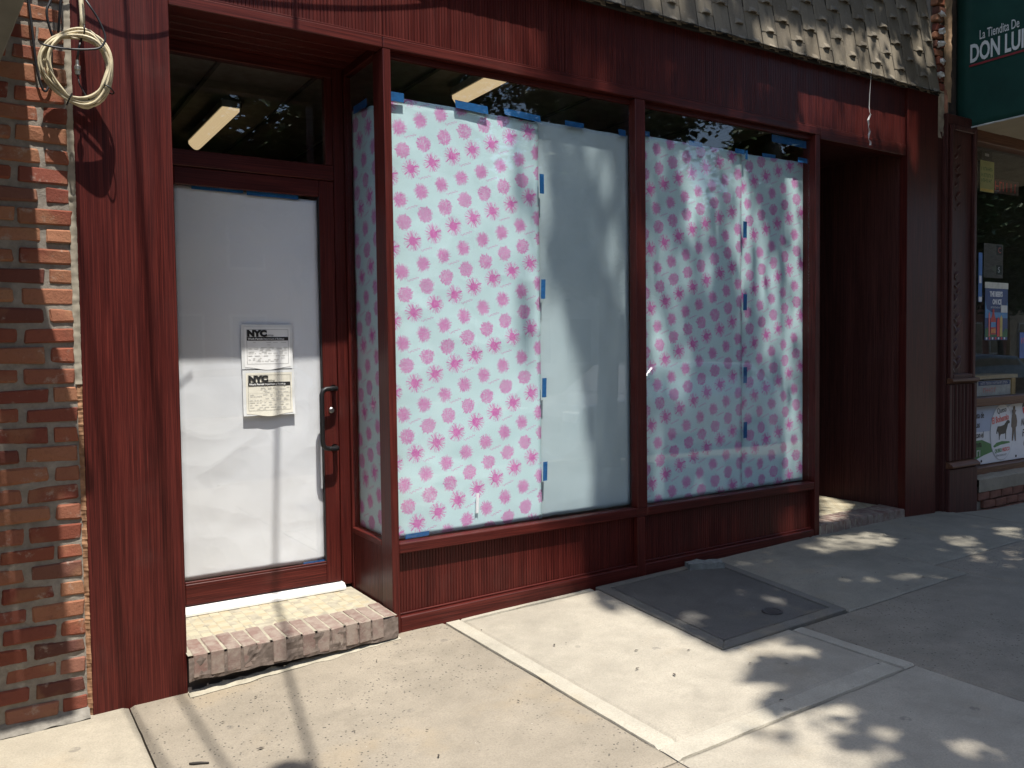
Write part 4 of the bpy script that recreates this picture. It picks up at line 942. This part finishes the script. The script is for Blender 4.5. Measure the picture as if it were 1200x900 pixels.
MB().prism([(8.172, 1.615), (8.172, 1.69), (8.22, 1.71), (8.27, 1.66), (8.40, 1.64), (8.50, 1.66), (8.55, 1.70), (8.588, 1.69), (8.588, 1.615)], 'y', .0955, .0961).build('leaf_picture', PGREEN, b)
for i in range(7): MB().box(8.19 + i * .055, 8.215 + i * .055, .0955, .0961, 1.592, 1.612).build('logo_mark', (BW, BRED)[i % 2], b)
box('price_sticker', plain('poster_white', (.62, .60, .55), .6), b, 8.455, 8.575, .0925, .0945, 1.855, 1.925, 0)
bl = poster('poster_strip', 'narrow bright blue poster strip at the left edge of the neighbour glass', 'poster', 8.05, 8.115, 1.95, 2.42, plain('poster_blue', (.03, .13, .38), .5, .3, .2, 8))
box('white_label', BW, bl, 8.055, 8.11, .0955, .0965, 1.955, 2.0, 0); box('white_label', BW, bl, 8.06, 8.10, .0955, .0965, 2.13, 2.2, 0)
yg = poster('menu_sheet', 'yellow-green handwritten sheet high in the corner of the neighbour glass', 'sheet', 8.062, 8.31, 3.00, 3.295, PAPY)
for zz in (3.20, 3.14, 3.09): marks(8.085, 8.285, zz, .035, .0962, PGREEN, yg)
MB().box(8.065, 8.30, .0955, .0965, 3.005, 3.03).build('edge_stripe', plain('yellow_edge', (.5, .36, .08), .6), yg)
sp = poster('speaker_box', 'small black box in the top corner inside the neighbour glass', 'box', 8.12, 8.30, 3.31, 3.395, BBLACK, .112); box('box_body', BBLACK, sp, 8.121, 8.299, .114, .24, 3.311, 3.394); box('badge', plain('badge_grey', (.3, .3, .29), .5), sp, 8.17, 8.24, .1105, .1119, 3.345, 3.37, 0)
rs_ = poster('sign_sheet', 'faint reddish lettered sheet hanging behind the neighbour glass', 'sheet', 8.42, 8.90, 3.03, 3.17, plain('dark_red_sheet', (.07, .02, .02), .6), .16); marks(8.45, 8.87, 3.055, .09, .1585, BRED, rs_)
st2 = poster('sticker_sheet', 'dim grey sheet with two round marks above the drink poster', 'sheet', 8.17, 8.52, 2.19, 2.52, plain('sticker_grey', (.10, .085, .075), .6), .112)
for zz in (2.46, 2.27): box('mark', BBLACK, st2, 8.40, 8.50, .1105, .1118, zz - .045, zz + .045, 0)
text('C', .08, (8.425, .1100, 2.435), BPINK, st2); text('S', .08, (8.425, .1100, 2.245), BW, st2)
card = thing('price_card', 'white card with red words and green zigzag low inside the neighbour window', 'card', (8.3, .118, 1.045)); box('card', plain('dull_white_card', (.42, .42, .40), .7), card, 8.08, 8.70, .116, .118, 1.045, 1.19, 0)
box('blue_header', NAVY, card, 8.10, 8.68, .1145, .1155, 1.145, 1.187, 0); marks(8.14, 8.64, 1.152, .025, .1138, BW, card); marks(8.19, 8.42, 1.075, .045, .1148, BPINK, card)
pc = poster('phone_poster', 'blue and pink phone poster at the right edge of the photo', 'poster', 8.83, 9.25, 1.40, 1.66, plain('poster_phone', (.05, .11, .33), .5, .3, .4, 6)); marks(8.86, 9.15, 1.55, .055, .0958, BPINK, pc)

# green awning of the neighbour; we look at its lettered left side
gaw = thing('awning', 'dark green fabric awning with white lettering on its left side', 'awning', (9.3, -.4, 3.55))
AX = 7.70; box('upper_wall', plain('dark_upper_wall', (.09, .06, .045), .9), nb_, 7.475, 11.2, .15, .4, 3.605, 5.6, 0); GREEN = Mat('green_awning_fabric', .7, .3); GREEN.color(GREEN.ramp(GREEN.noise(4, 5, .6), [(.3, (.004, .036, .026)), (.7, (.008, .055, .040))])); GREEN.bump(GREEN.noise(300, 2, .5), .0006, .5); GREEN = GREEN.m
def sidef(u, v):
    y = .13 - u * 1.45; z = 3.525 + v * 1.75; f = math.exp(-((y - .05) / .035) ** 2) * .018 * (.4 + .6 * v)
    if z > 4.62: pass
    return (AX - f + .004 * mnoise.noise((y * 5, z * 2, 1)), y, z if True else z)
MB().grid(sidef, 60, 30).build('side_panel', GREEN, gaw, smooth=True).modifiers.new('thick', 'SOLIDIFY').thickness = .002
MB().box(AX + .004, 11.2, -1.325, -1.32, 3.525, 5.275).build('front_panel', GREEN, gaw); MB().box(AX + .004, 11.2, -1.32, .13, 5.27, 5.276).build('top_panel', GREEN, gaw)
UND = plain('beige_soffit_board', (.40, .35, .26), .8, .2, .12, 3)
for i in range(6): MB().box(AX + .01 + i * .58, AX + .01 + (i + 1) * .58 - .004, -1.30, .10, 3.535 + .004 * (i % 2), 3.548).build('soffit_board', UND, gaw)
MB().tube([(AX - .004, .13, 3.522), (AX - .004, -1.32, 3.522)], .008, 8).build('frame_tube', plain('white_frame_tube', (.55, .56, .54), .4), gaw); MB().tube([(AX, -1.32, 3.522), (11.2, -1.32, 3.522)], .008, 8).build('frame_tube', plain('white_frame_tube_front', (.55, .56, .54), .4), gaw)
LET = plain('grey_white_lettering', (.62, .64, .62), .6, .3, .06)
text('La Tiendita De', .115, (AX - .010, -.08, 4.290), LET, gaw, 'left', xs=.50, bold=.0008)
text('DON LUIS', .222, (AX - .010, .005, 4.108), LET, gaw, 'left', xs=.52, bold=.006)
ul = MB().grid(lambda u, v: (AX - .010, .01 - u * .75, 4.068 + v * .018), 6, 1).build('underline', plain('dark_red_line', (.22, .02, .025), .6), gaw)

# ------------------------------------------------------------------ loose bits on the pavement
tw = thing('twig', 'short dark twig lying on the pavement before the brick step', 'twig', (.69, -.76, H(.69, -.76)))
MB().tube([(.662, -.745, H(.662, -.745) + .006), (.675, -.756, H(.67, -.75) + .008), (.70, -.768, H(.7, -.77) + .008), (.728, -.785, H(.73, -.785) + .006)], [.004, .0055, .005, .004], 7).build('stem', plain('dark_bark', (.03, .025, .02), .8), tw, smooth=True)
blk = thing('concrete_block', 'broken grey block lying against the base below the middle post', 'block', (4.17, -.09, .02)); bb = MB(); g = H(4.17, -.1)
bm = bmesh.new(); bmesh.ops.create_cube(bm, size=1); bmesh.ops.subdivide_edges(bm, edges=list(bm.edges), cuts=5, use_grid_fill=True)
for v in bm.verts:
    p = v.co.copy(); k = .012 * mnoise.noise(p * 4) + .008 * mnoise.noise(p * 11); top = max(0, p.z - .3) * 5
    v.co = Vector((p.x * .25 * (1 + k * 3), p.y * .10 * (1 + k * 3), p.z * .058 + .029 - top * .022 * (mnoise.noise((p.x * 5, p.y * 5, 2)) + .35)))
me = bpy.data.meshes.new('block'); bm.to_mesh(me); bm.free(); me.materials.append(plain('grey_block', (.17, .175, .16), .95, .1, .3, 30)); inst('block', me, blk, (4.175, -.125, g - .002), (0, 0, -.42))
tag(blk, 'broken grey block lying against the base below the right window')
random.seed(12); LEAFB = plain('dry_leaf', (.05, .04, .03), .8)
lit = MB()
for k in range(46):
    x = random.uniform(.7, 6.5); y = random.uniform(-1.85, -.15); s = random.uniform(.004, .011); a = random.uniform(0, 6.3); z0 = H(x, y) + .008; c_, s_ = math.cos(a), math.sin(a)
    P4 = [(x + c_ * s * 1.6, y + s_ * s * 1.6, z0), (x - s_ * s * .6, y + c_ * s * .6, z0 + .003), (x - c_ * s * 1.6, y - s_ * s * 1.6, z0), (x + s_ * s * .6, y - c_ * s * .6, z0 + .002)]; lit.add(P4, [(0, 1, 2, 3)])
tag(lit.build('leaf_litter', LEAFB), 'tiny dark leaf bits scattered over the pavement', 'litter', kind='stuff')
# ------------------------------------------------------------------ street side (behind the camera): what shades the front and shows in the glass
BARK = Mat('grey_brown_bark', .9, .2); BARK.color(BARK.ramp(BARK.noise(8, 5, .65, (2, 2, .5)), [(.3, (.06, .05, .04)), (.7, (.15, .13, .10))])); BARK.bump(BARK.noise(20, 4, .6, (2, 2, .4)), .01, .8); BARK = BARK.m
LM = Mat('green_leaf', .55, .35); LM.color(LM.ramp(LM.noise(.9, 4, .6), [(.3, (.035, .075, .018)), (.7, (.07, .12, .03))])); LM = LM.m
def inside(p, poly):
    c = False; j = len(poly) - 1
    for i in range(len(poly)):
        if (poly[i][1] > p[1]) != (poly[j][1] > p[1]) and p[0] < (poly[j][0] - poly[i][0]) * (p[1] - poly[i][1]) / (poly[j][1] - poly[i][1]) + poly[i][0]: c = not c
        j = i
    return c
MASK = [
    (0.3, [(2.5, 3.598), (2.983, 3.7), (2.976, 3.237), (2.729, 3.248)]),
    (0.95, [(2.983, 3.7), (3.663, 3.844), (3.658, 3.294), (2.976, 3.237)]),
    (0.4, [(3.676, 3.627), (3.809, 3.663), (3.845, 3.353), (3.695, 3.356)]),
    (0.35, [(4.515, 3.668), (4.689, 3.7), (4.724, 3.22), (4.531, 3.253)]),
    (0.4, [(4.841, 3.604), (5.073, 3.612), (5.073, 3.425), (4.869, 3.425)]),
    (0.4, [(3.892, 3.612), (4.055, 3.643), (4.038, 3.411), (3.921, 3.393)]),
    (0.03, [(5.305, 3.619), (6.717, 3.78), (6.724, 3.205), (5.306, 3.236)]),
    (0.3, [(6.695, 3.596), (6.87, 3.6), (6.877, 3.005), (6.726, 3.062)]),
    (0.12, [(4.788, 3.901), (6.619, 4.289), (6.628, 3.589), (4.823, 3.546)]),
    (0.1, [(6.791, 4.325), (7.096, 4.39), (7.103, 3.956), (6.847, 3.909)]),
    (0.99, [(2.946, 3.51), (4.788, 3.901), (4.787, 3.449), (2.946, 3.536)]),
    (0.0, [(1.958, 3.243), (2.976, 3.294), (2.941, 0.682), (1.907, 0.717)]),
    (0.65, [(2.712, 3.257), (2.976, 3.268), (2.965, 2.451), (2.765, 2.699)]),
    (0.5, [(2.761, 2.44), (2.965, 2.451), (2.95, 1.438), (2.827, 1.761)]),
    (0.3, [(2.304, 3.15), (2.446, 3.169), (2.457, 2.823), (2.353, 2.763)]),
    (0.0, [(2.917, 2.29), (3.146, 2.164), (3.344, 1.474), (3.405, 0.623), (2.894, 0.688)]),
    (0.75, [(3.344, 1.474), (3.501, 1.41), (3.518, 0.953), (3.366, 0.967)]),
    (0.55, [(3.853, 3.247), (5.543, 3.261), (5.551, 0.693), (3.833, 0.717)]),
    (0.85, [(3.853, 3.247), (4.192, 3.261), (4.108, 2.692), (3.848, 2.615)]),
    (0.25, [(4.191, 3.054), (4.374, 3.073), (4.482, 2.289), (4.311, 2.284)]),
    (0.1, [(4.723, 3.171), (4.888, 3.189), (4.933, 2.113), (4.721, 1.983)]),
    (0.15, [(4.962, 2.816), (5.523, 2.993), (5.527, 1.717), (5.009, 1.726)]),
    (0.05, [(5.321, 3.237), (5.533, 3.247), (5.533, 2.961), (5.37, 3.013)]),
    (0.85, [(5.124, 3.022), (5.321, 2.942), (5.251, 2.61), (5.134, 2.636)]),
    (0.35, [(3.986, 2.449), (4.188, 2.459), (4.309, 1.859), (4.101, 1.681)]),
    (0.8, [(4.186, 2.16), (4.721, 2.109), (4.657, 1.669), (4.266, 1.677)]),
    (0.7, [(5.028, 1.725), (5.222, 1.722), (5.193, 1.327), (5.047, 1.399)]),
    (0.85, [(4.019, 1.444), (5.124, 1.396), (5.223, 0.793), (4.015, 0.786)]),
    (0.1, [(5.124, 1.658), (5.373, 1.653), (5.55, 1.036), (5.53, 0.764), (5.374, 0.778)]),
    (0.0, [(1.81, 0.548), (3.227, 0.455), (3.307, 0.108), (1.799, 0.025)]),
    (0.1, [(5.065, 0.472), (5.517, 0.422), (5.571, 0.074), (5.065, 0.144)]),
    (0.5, [(4.512, 0.471), (4.847, 0.432), (4.828, 0.145), (4.537, 0.186)]),
    (0.0, [(0.367, -1.675), (0.363, -0.075), (1.907, 0.046), (3.29, -0.023), (3.297, -3.325), (3.886, -3.419), (3.397, -3.717), (3.112, -4.148), (3.314, -4.51), (2.96, -4.691), (2.47, -4.962), (2.333, -5.114)]),
    (0.6, [(3.266, 0.019), (3.309, -0.602), (3.175, -1.334), (3.135, -0.882)]),
    (0.05, [(3.507, -3.27), (3.708, -3.748), (3.756, -4.09), (3.573, -4.202), (3.434, -3.782)]),
    (0.05, [(2.389, -5.211), (2.849, -4.978), (3.343, -5.17), (3.369, -5.419), (3.109, -5.662), (2.748, -5.839)]),
    (0.1, [(3.242, -5.786), (3.362, -5.884), (3.298, -6.104), (3.171, -6.029)]),
    (0.1, [(2.878, -5.876), (3.2, -6.079), (3.167, -6.344), (2.967, -6.222)]),
    (0.3, [(3.411, -6.41), (3.538, -6.591), (3.511, -6.988), (3.265, -6.65)]),
    (0.25, [(3.429, -1.802), (3.603, -1.894), (3.459, -2.511), (3.296, -2.419)]),
    (0.15, [(4.089, -1.956), (4.138, -2.403), (4.012, -2.792), (3.996, -2.287)]),
    (0.4, [(3.946, -1.53), (4.118, -1.583), (4.022, -1.933), (3.879, -1.92)]),
    (0.1, [(5.171, -0.278), (5.513, -0.117), (6.007, -0.378), (6.013, -1.098), (5.77, -1.443), (5.118, -0.938)]),
    (0.6, [(5.23, -1.514), (5.186, -3.027), (4.801, -3.389), (4.679, -2.634), (4.866, -1.495)]),
    (0.1, [(6.372, -1.367), (6.537, -1.954), (6.281, -2.435), (6.121, -1.968)]),
    (0.1, [(6.136, -2.308), (6.306, -2.486), (5.901, -3.142), (5.854, -2.918)]),
    (0.1, [(6.986, -1.657), (7.322, -1.836), (6.774, -2.59), (6.745, -2.101)]),
    (0.2, [(6.407, -2.68), (6.626, -2.792), (5.999, -3.656), (5.906, -3.48)]),
    (0.4, [(5.118, -2.295), (5.547, -3.235), (5.321, -3.282), (5.005, -2.686)]),
    (0.05, [(6.653, 2.501), (6.505, 1.144), (5.851, 0.055), (5.624, 0.262)]),
    (0.15, [(8.675, 1.155), (8.925, 1.186), (8.938, 0.706), (8.769, 0.676)]),
    (0.3, [(7.761, 0.176), (8.646, 0.177), (8.649, 0.042), (7.763, 0.08)]),
]

def crown_cover(p):                                      # how full the crown is along the sunbeam through this point
    s = (p[0] - .105 * p[1], p[2] + 2.65 * p[1]); d = .85 if s[0] > 3.05 else max(0.0, .35 - (3.05 - s[0]) * .5)
    if s[1] < -.3 and s[0] < 3.0: d = 0.0
    for k, poly in MASK:
        if inside(s, poly): d = k
    if d > .2: d += .42 * mnoise.noise((s[0] * 2.3, s[1] * 1.2, 3.0)) + .18 * mnoise.noise((s[0] * 6, s[1] * 3, 8.0))
    return max(0.0, min(.985, d))
def crown_density(p): return -math.log(1 - crown_cover(p)) / 4.2
Fw, Rt, Upv, Cp = fwd, right, up, Vector((0, -4.2047, 1.55))
def in_view(p, pad=1.08):
    q = Vector(p) - Cp; z = q.dot(Fw)
    return z > .1 and abs(q.dot(Rt)) / z < .6147 * pad and abs(q.dot(Upv)) / z < .461 * pad
def street_tree(name, label, base, h, crown_c, crown_r, nleaf, seed, dens=None, group=None, leaf=(.085, .055)):
    rnd = random.Random(seed); t = thing(name, label, 'tree', base, group); b = Vector(base); cc_ = Vector(crown_c)
    fork = b + Vector((rnd.uniform(-.1, .1), rnd.uniform(-.1, .1), h)); mb = MB()
    mb.tube([b + (fork - b) * k / 5 + Vector((.05 * math.sin(k * 1.7 + seed), .05 * math.cos(k * 2.1), 0)) * (k > 0) for k in range(6)], [.17, .14, .13, .12, .115, .11], 12)
    mb.build('trunk', BARK, t, smooth=True)
    tips = []
    for k in range(9):
        a = 2 * math.pi * k / 9 + rnd.uniform(-.3, .3); e = rnd.uniform(-.35, .95)
        d = Vector((math.cos(a) * math.cos(e) * crown_r[0], math.sin(a) * math.cos(e) * crown_r[1], math.sin(e) * crown_r[2])) * .82
        end = cc_ + d; mid = fork.lerp(end, .5) + Vector((0, 0, .3)); pts = [fork.lerp(mid, q / 4) if q < 4 else mid for q in range(5)] + [mid.lerp(end, q / 4) for q in range(1, 5)]
        pts = [p + Vector([rnd.uniform(-.07, .07) for _ in range(3)]) * (0 < i) for i, p in enumerate(pts)]
        if dens and any(in_view(p, 1.2) for p in pts): continue
        if dens and sum(crown_cover(p) < .4 for p in pts[2:]) > 2: pts = pts[:4]
        lb = MB(); lb.tube(pts, [.085 * (1 - .8 * i / (len(pts) - 1)) + .008 for i in range(len(pts))], 7)
        for i in range(2, len(pts)):
            for _ in range(2):
                e2 = pts[i] + Vector((rnd.uniform(-1, 1), rnd.uniform(-1, 1), rnd.uniform(-.3, .8))) * .75
                if dens and (crown_cover(e2) < .45 or in_view(e2, 1.15)): continue
                lb.tube([pts[i], pts[i].lerp(e2, .5) + Vector((0, 0, .06)), e2], [.02, .013, .005], 5)
        lb.build('limb', BARK, t, smooth=True); tips.append(end)
    clumps = []
    while len(clumps) < 240:
        q = Vector([rnd.uniform(-1, 1) for _ in range(3)]); r = q.length
        if r < 1 and r > .25: clumps.append((cc_ + Vector([q[i] * crown_r[i] for i in range(3)]), rnd.uniform(.25, .55)))
    V = []; F = []; n = 0; tries = 0
    while n < nleaf and tries < nleaf * 12:
        tries += 1
        if dens and tries % 5 < 3:                           # fill the part of the crown that shades the front evenly
            s0, s1, y = rnd.uniform(2.8, 9.0), rnd.uniform(-7.8, 4.3), rnd.uniform(-7.4, -3.0); p = Vector((s0 + .105 * y, y, s1 - 2.65 * y))
            if not 4.4 < p.z < 13.4: continue
        else: c, r = rnd.choice(clumps); p = c + Vector([rnd.gauss(0, r * .75) for _ in range(3)])
        if dens:
            if rnd.random() > dens(p) or in_view(p): continue
        sx, sy = leaf[0] * rnd.uniform(.7, 1.3), leaf[1] * rnd.uniform(.7, 1.3); a = rnd.uniform(0, 6.283); ti = rnd.gauss(0, .45); tj = rnd.gauss(0, .45)
        u = Vector((math.cos(a), math.sin(a), ti)).normalized(); v = Vector((-math.sin(a), math.cos(a), tj)).normalized(); k = len(V)
        V += [p - u * sx, p - u * sx * .2 + v * sy, p + u * sx, p - u * sx * .2 - v * sy]; F.append((k, k + 1, k + 2, k + 3)); n += 1
    me = bpy.data.meshes.new('foliage'); me.from_pydata([v - b for v in V], [], F); me.materials.append(LM)
    o = bpy.data.objects.new('foliage', me); C.objects.link(o); o.parent = t; tag(o, kind='stuff')
    return t
street_tree('street_tree', 'leafy street tree at the kerb shading the right half of the shopfront', (7.0, -4.25, H(7, -4.25) - .05), 3.9, (6.5, -4.4, 8.7), (4.2, 3.6, 4.6), 150000, 11, crown_density, leaf=(.047, .031))
# trees across the road, seen only in the glass
ft = street_tree('far_tree', 'tree across the road reflected in the top panes', (3.2, -16.0, -.12), 3.2, (3.2, -16.0, 6.6), (3.2, 2.6, 3.6), 11000, 5, None, 'trees across the road', leaf=(.2, .13))
for x, y in ((9.2, -16.2), (-3.5, -16.1), (16.5, -16.0), (25.5, -16.3), (34.5, -16.1), (41.0, -16.4)):
    c = copy_tree(ft); c.location = (x, y, -.12); c.rotation_euler.z = x; c['label'] = {9.2: 'second tree across the road, reflected behind the flowered paper', -3.5: 'tree across the road left of the papered door reflection', 16.5: 'tree across the road reflected in the neighbour window', 25.5: 'far tree down the road left of the neighbour window reflection', 34.5: 'tree far down the road filling the neighbour window reflection', 41.0: 'last tree down the road, at the right edge of the neighbour window reflection'}[x]
# row of low brick houses over there
HB = [plain('far_red_brick', (.22, .10, .075), .9, .2, .2, 3), plain('far_tan_brick', (.34, .27, .19), .9, .2, .15, 3), plain('far_cream_render', (.48, .45, .38), .9, .2, .1, 2)]
FW = plain('far_window_glass', (.03, .035, .04), .15, .5); FT = plain('far_trim', (.5, .48, .44), .7)
for i in range(11):
    x0 = -18 + i * 6.6; h = (7.2, 6.4, 7.8, 5.9, 6.8)[i % 5]; wd = 6.2
    b = thing('row_house', ('%s two-storey house across the road, number %s from the left of the row' % (('red brick', 'tan brick', 'cream rendered')[i % 3], ('first', 'second', 'third', 'fourth', 'fifth', 'sixth', 'seventh', 'eighth', 'ninth', 'tenth', 'eleventh')[i])).replace('number ', ''), 'house', (x0 + wd / 2, -22, -.12), 'houses across the road')
    box('wall', HB[i % 3], b, x0, x0 + wd, -26, -19.5, -.12, h, 0); box('cornice', FT, b, x0 - .05, x0 + wd + .05, -19.6, -19.2, h + .001, h + .35, .02)
    for f in (1.0, 4.0):
        for k in range(3):
            wx = x0 + .8 + k * 1.8; wi = box('window', FT, b, wx, wx + 1.1, -19.5, -19.42, f, f + 1.7, .01); box('pane', FW, wi, wx + .08, wx + 1.02, -19.42, -19.40, f + .08, f + 1.62, 0)
# utility poles and the service drops crossing over
POLEW = plain('weathered_pole_wood', (.14, .10, .07), .9)
pole = thing('utility_pole', 'wooden utility pole across the road carrying the service wires', 'utility pole', (.3, -15.3, -.12))
MB().tube([(.3, -15.3, -.12), (.3, -15.3, 9.2)], [.16, .11], 14).build('shaft', POLEW, pole, smooth=True); box('cross_arm', POLEW, pole, -1.7, 2.0, -15.42, -15.30, 8.2, 8.34)
for pts, lb, r in ((sag((1.49, -.02, 5.2), (-1.62, -15.3, 8.36), .25, 40), 'thick service wire crossing the road to above the papered door', .014),
                (sag((.53, -.02, 5.2), (.62, -15.3, 8.36), .2, 40), 'service wire crossing the road to above the red pillar', .013),
                (sag((.21, -.02, 5.2), (.95, -15.3, 8.36), .2, 40), 'service wire crossing the road to above the brick wall', .012)):
    tag(MB().tube(pts, r, 6).build('service_wire', CABLEB, smooth=True), lb, 'wire', 'service wires crossing the road')
for k, zz in enumerate((7.6, 7.3, 6.9)): tag(MB().tube(sag((-25, -15.3, zz), (40, -15.3, zz + .2), .5, 40), .012, 5).build('street_wire', CABLEB), ('highest', 'middle', 'lowest')[k] + ' wire strung along the far side of the road', 'wire', 'wires along the far side of the road')
lampp = thing('street_lamp', 'street lamp at the kerb beside the camera with its arm over the pavement', 'street lamp', (.72, -4.7, -.1)); LG = plain('lamp_grey_paint', (.2, .21, .2), .5)
MB().tube([(.72, -4.7, -.1), (.72, -4.7, .5), (.72, -4.7, 5.4), (.72, -4.55, 5.75), (.72, -4.2, 5.92), (.73, -3.4, 5.75)], [.09, .06, .045, .04, .035, .03], 12).build('post', LG, lampp, smooth=True)
MB().lathe([(0, .13), (.05, .12), (.085, .06), (.098, 0), (.09, -.07), (.06, -.11), (0, -.12)], (.735, -3.23, 5.68), 20).build('lamp_head', LG, lampp, smooth=True)
# parked cars, seen only in the glass
def parked_car(label, x, y, paint):
    t = thing('parked_car', label, 'car', (x, y, -.25), 'cars parked along the kerb'); z = -.25; mb = MB()
    prof = [(-2.3, .45), (-2.32, .75), (-2.2, .95), (-1.35, 1.03), (-.75, 1.50), (.2, 1.56), (1.5, 1.50), (2.0, 1.05), (2.28, .95), (2.3, .45)]
    n = len(prof); V = []
    for s, ins in ((-.9, 0), (-.86, 1), (.86, 1), (.9, 0)):
        for px, pz in prof:
            k = .12 if pz > 1.2 else 0; yy = math.copysign(abs(s) - k, s) if ins == 0 else math.copysign(abs(s) - k - .02, s)
            V.append((x + px, y + yy, z + pz + (.02 if ins else 0)))
    F = [(i * n + j, i * n + j + 1, (i + 1) * n + j + 1, (i + 1) * n + j) for i in range(3) for j in range(n - 1)] + [tuple(range(n))[::-1], tuple(range(3 * n, 4 * n))] + [tuple(i * n for i in range(4)), tuple(i * n + n - 1 for i in range(3, -1, -1))]
    mb.add(V, F).build('body', paint, t, .03, seg=2)
    CG = FW
    for sd in (-1, 1):
        yy = y + sd * .795
        MB().prism([(x - 1.15, z + 1.08), (x - .72, z + 1.44), (x + .2, z + 1.49), (x + 1.4, z + 1.44), (x + 1.75, z + 1.08)], 'y', yy - .012 + sd * .03, yy + .012 + sd * .03).build('side_glass', CG, t)
        for wx in (-1.45, 1.4):
            wl = MB().lathe([(0, -.1), (.2, -.1), (.31, -.09), (.33, -.05), (.33, .05), (.31, .09), (.2, .1), (0, .1)], (0, 0, 0), 24); wl.v = [(x + wx + a, y + sd * .82 + c, z + .33 + b) for a, b, c in wl.v]
            w_ = wl.build('wheel', BLACK, t); rm = MB().lathe([(0, .02), (.1, .02), (.2, .0)], (0, 0, 0), 20); rm.v = [(x + wx + a, y + sd * (.925 + abs(c)), z + .33 + b) for a, b, c in rm.v]; rm.build('rim', GREYM, w_)
        box('headlight', plain('headlight_lens', (.8, .8, .78), .1, .5), t, x - 2.33, x - 2.2, y + sd * .68 - .18, y + sd * .68 + .18, z + .72, z + .88, .02)
        box('tail_light', BRED, t, x + 2.22, x + 2.33, y + sd * .72 - .12, y + sd * .72 + .12, z + .8, z + .98, .02)
    box('windscreen', CG, t, x - 1.28, x - .83, y - .68, y + .68, z + 1.10, z + 1.12, .005); box('grille', BLACK, t, x - 2.36, x - 2.31, y - .45, y + .45, z + .55, z + .8, .01)
    return t
parked_car('silver car parked at the kerb, reflected in the right display window', 9.6, -6.15, plain('silver_car_paint', (.45, .46, .47), .25, .5, .03, 1, .6))
parked_car('black car parked further along the kerb, reflected in the neighbour window', 18.6, -6.2, plain('black_car_paint', (.012, .012, .014), .15, .6, .05, 1))
parked_car('white car parked across the road', 4.5, -13.6, plain('white_car_paint', (.7, .7, .69), .25, .5, .03, 1))
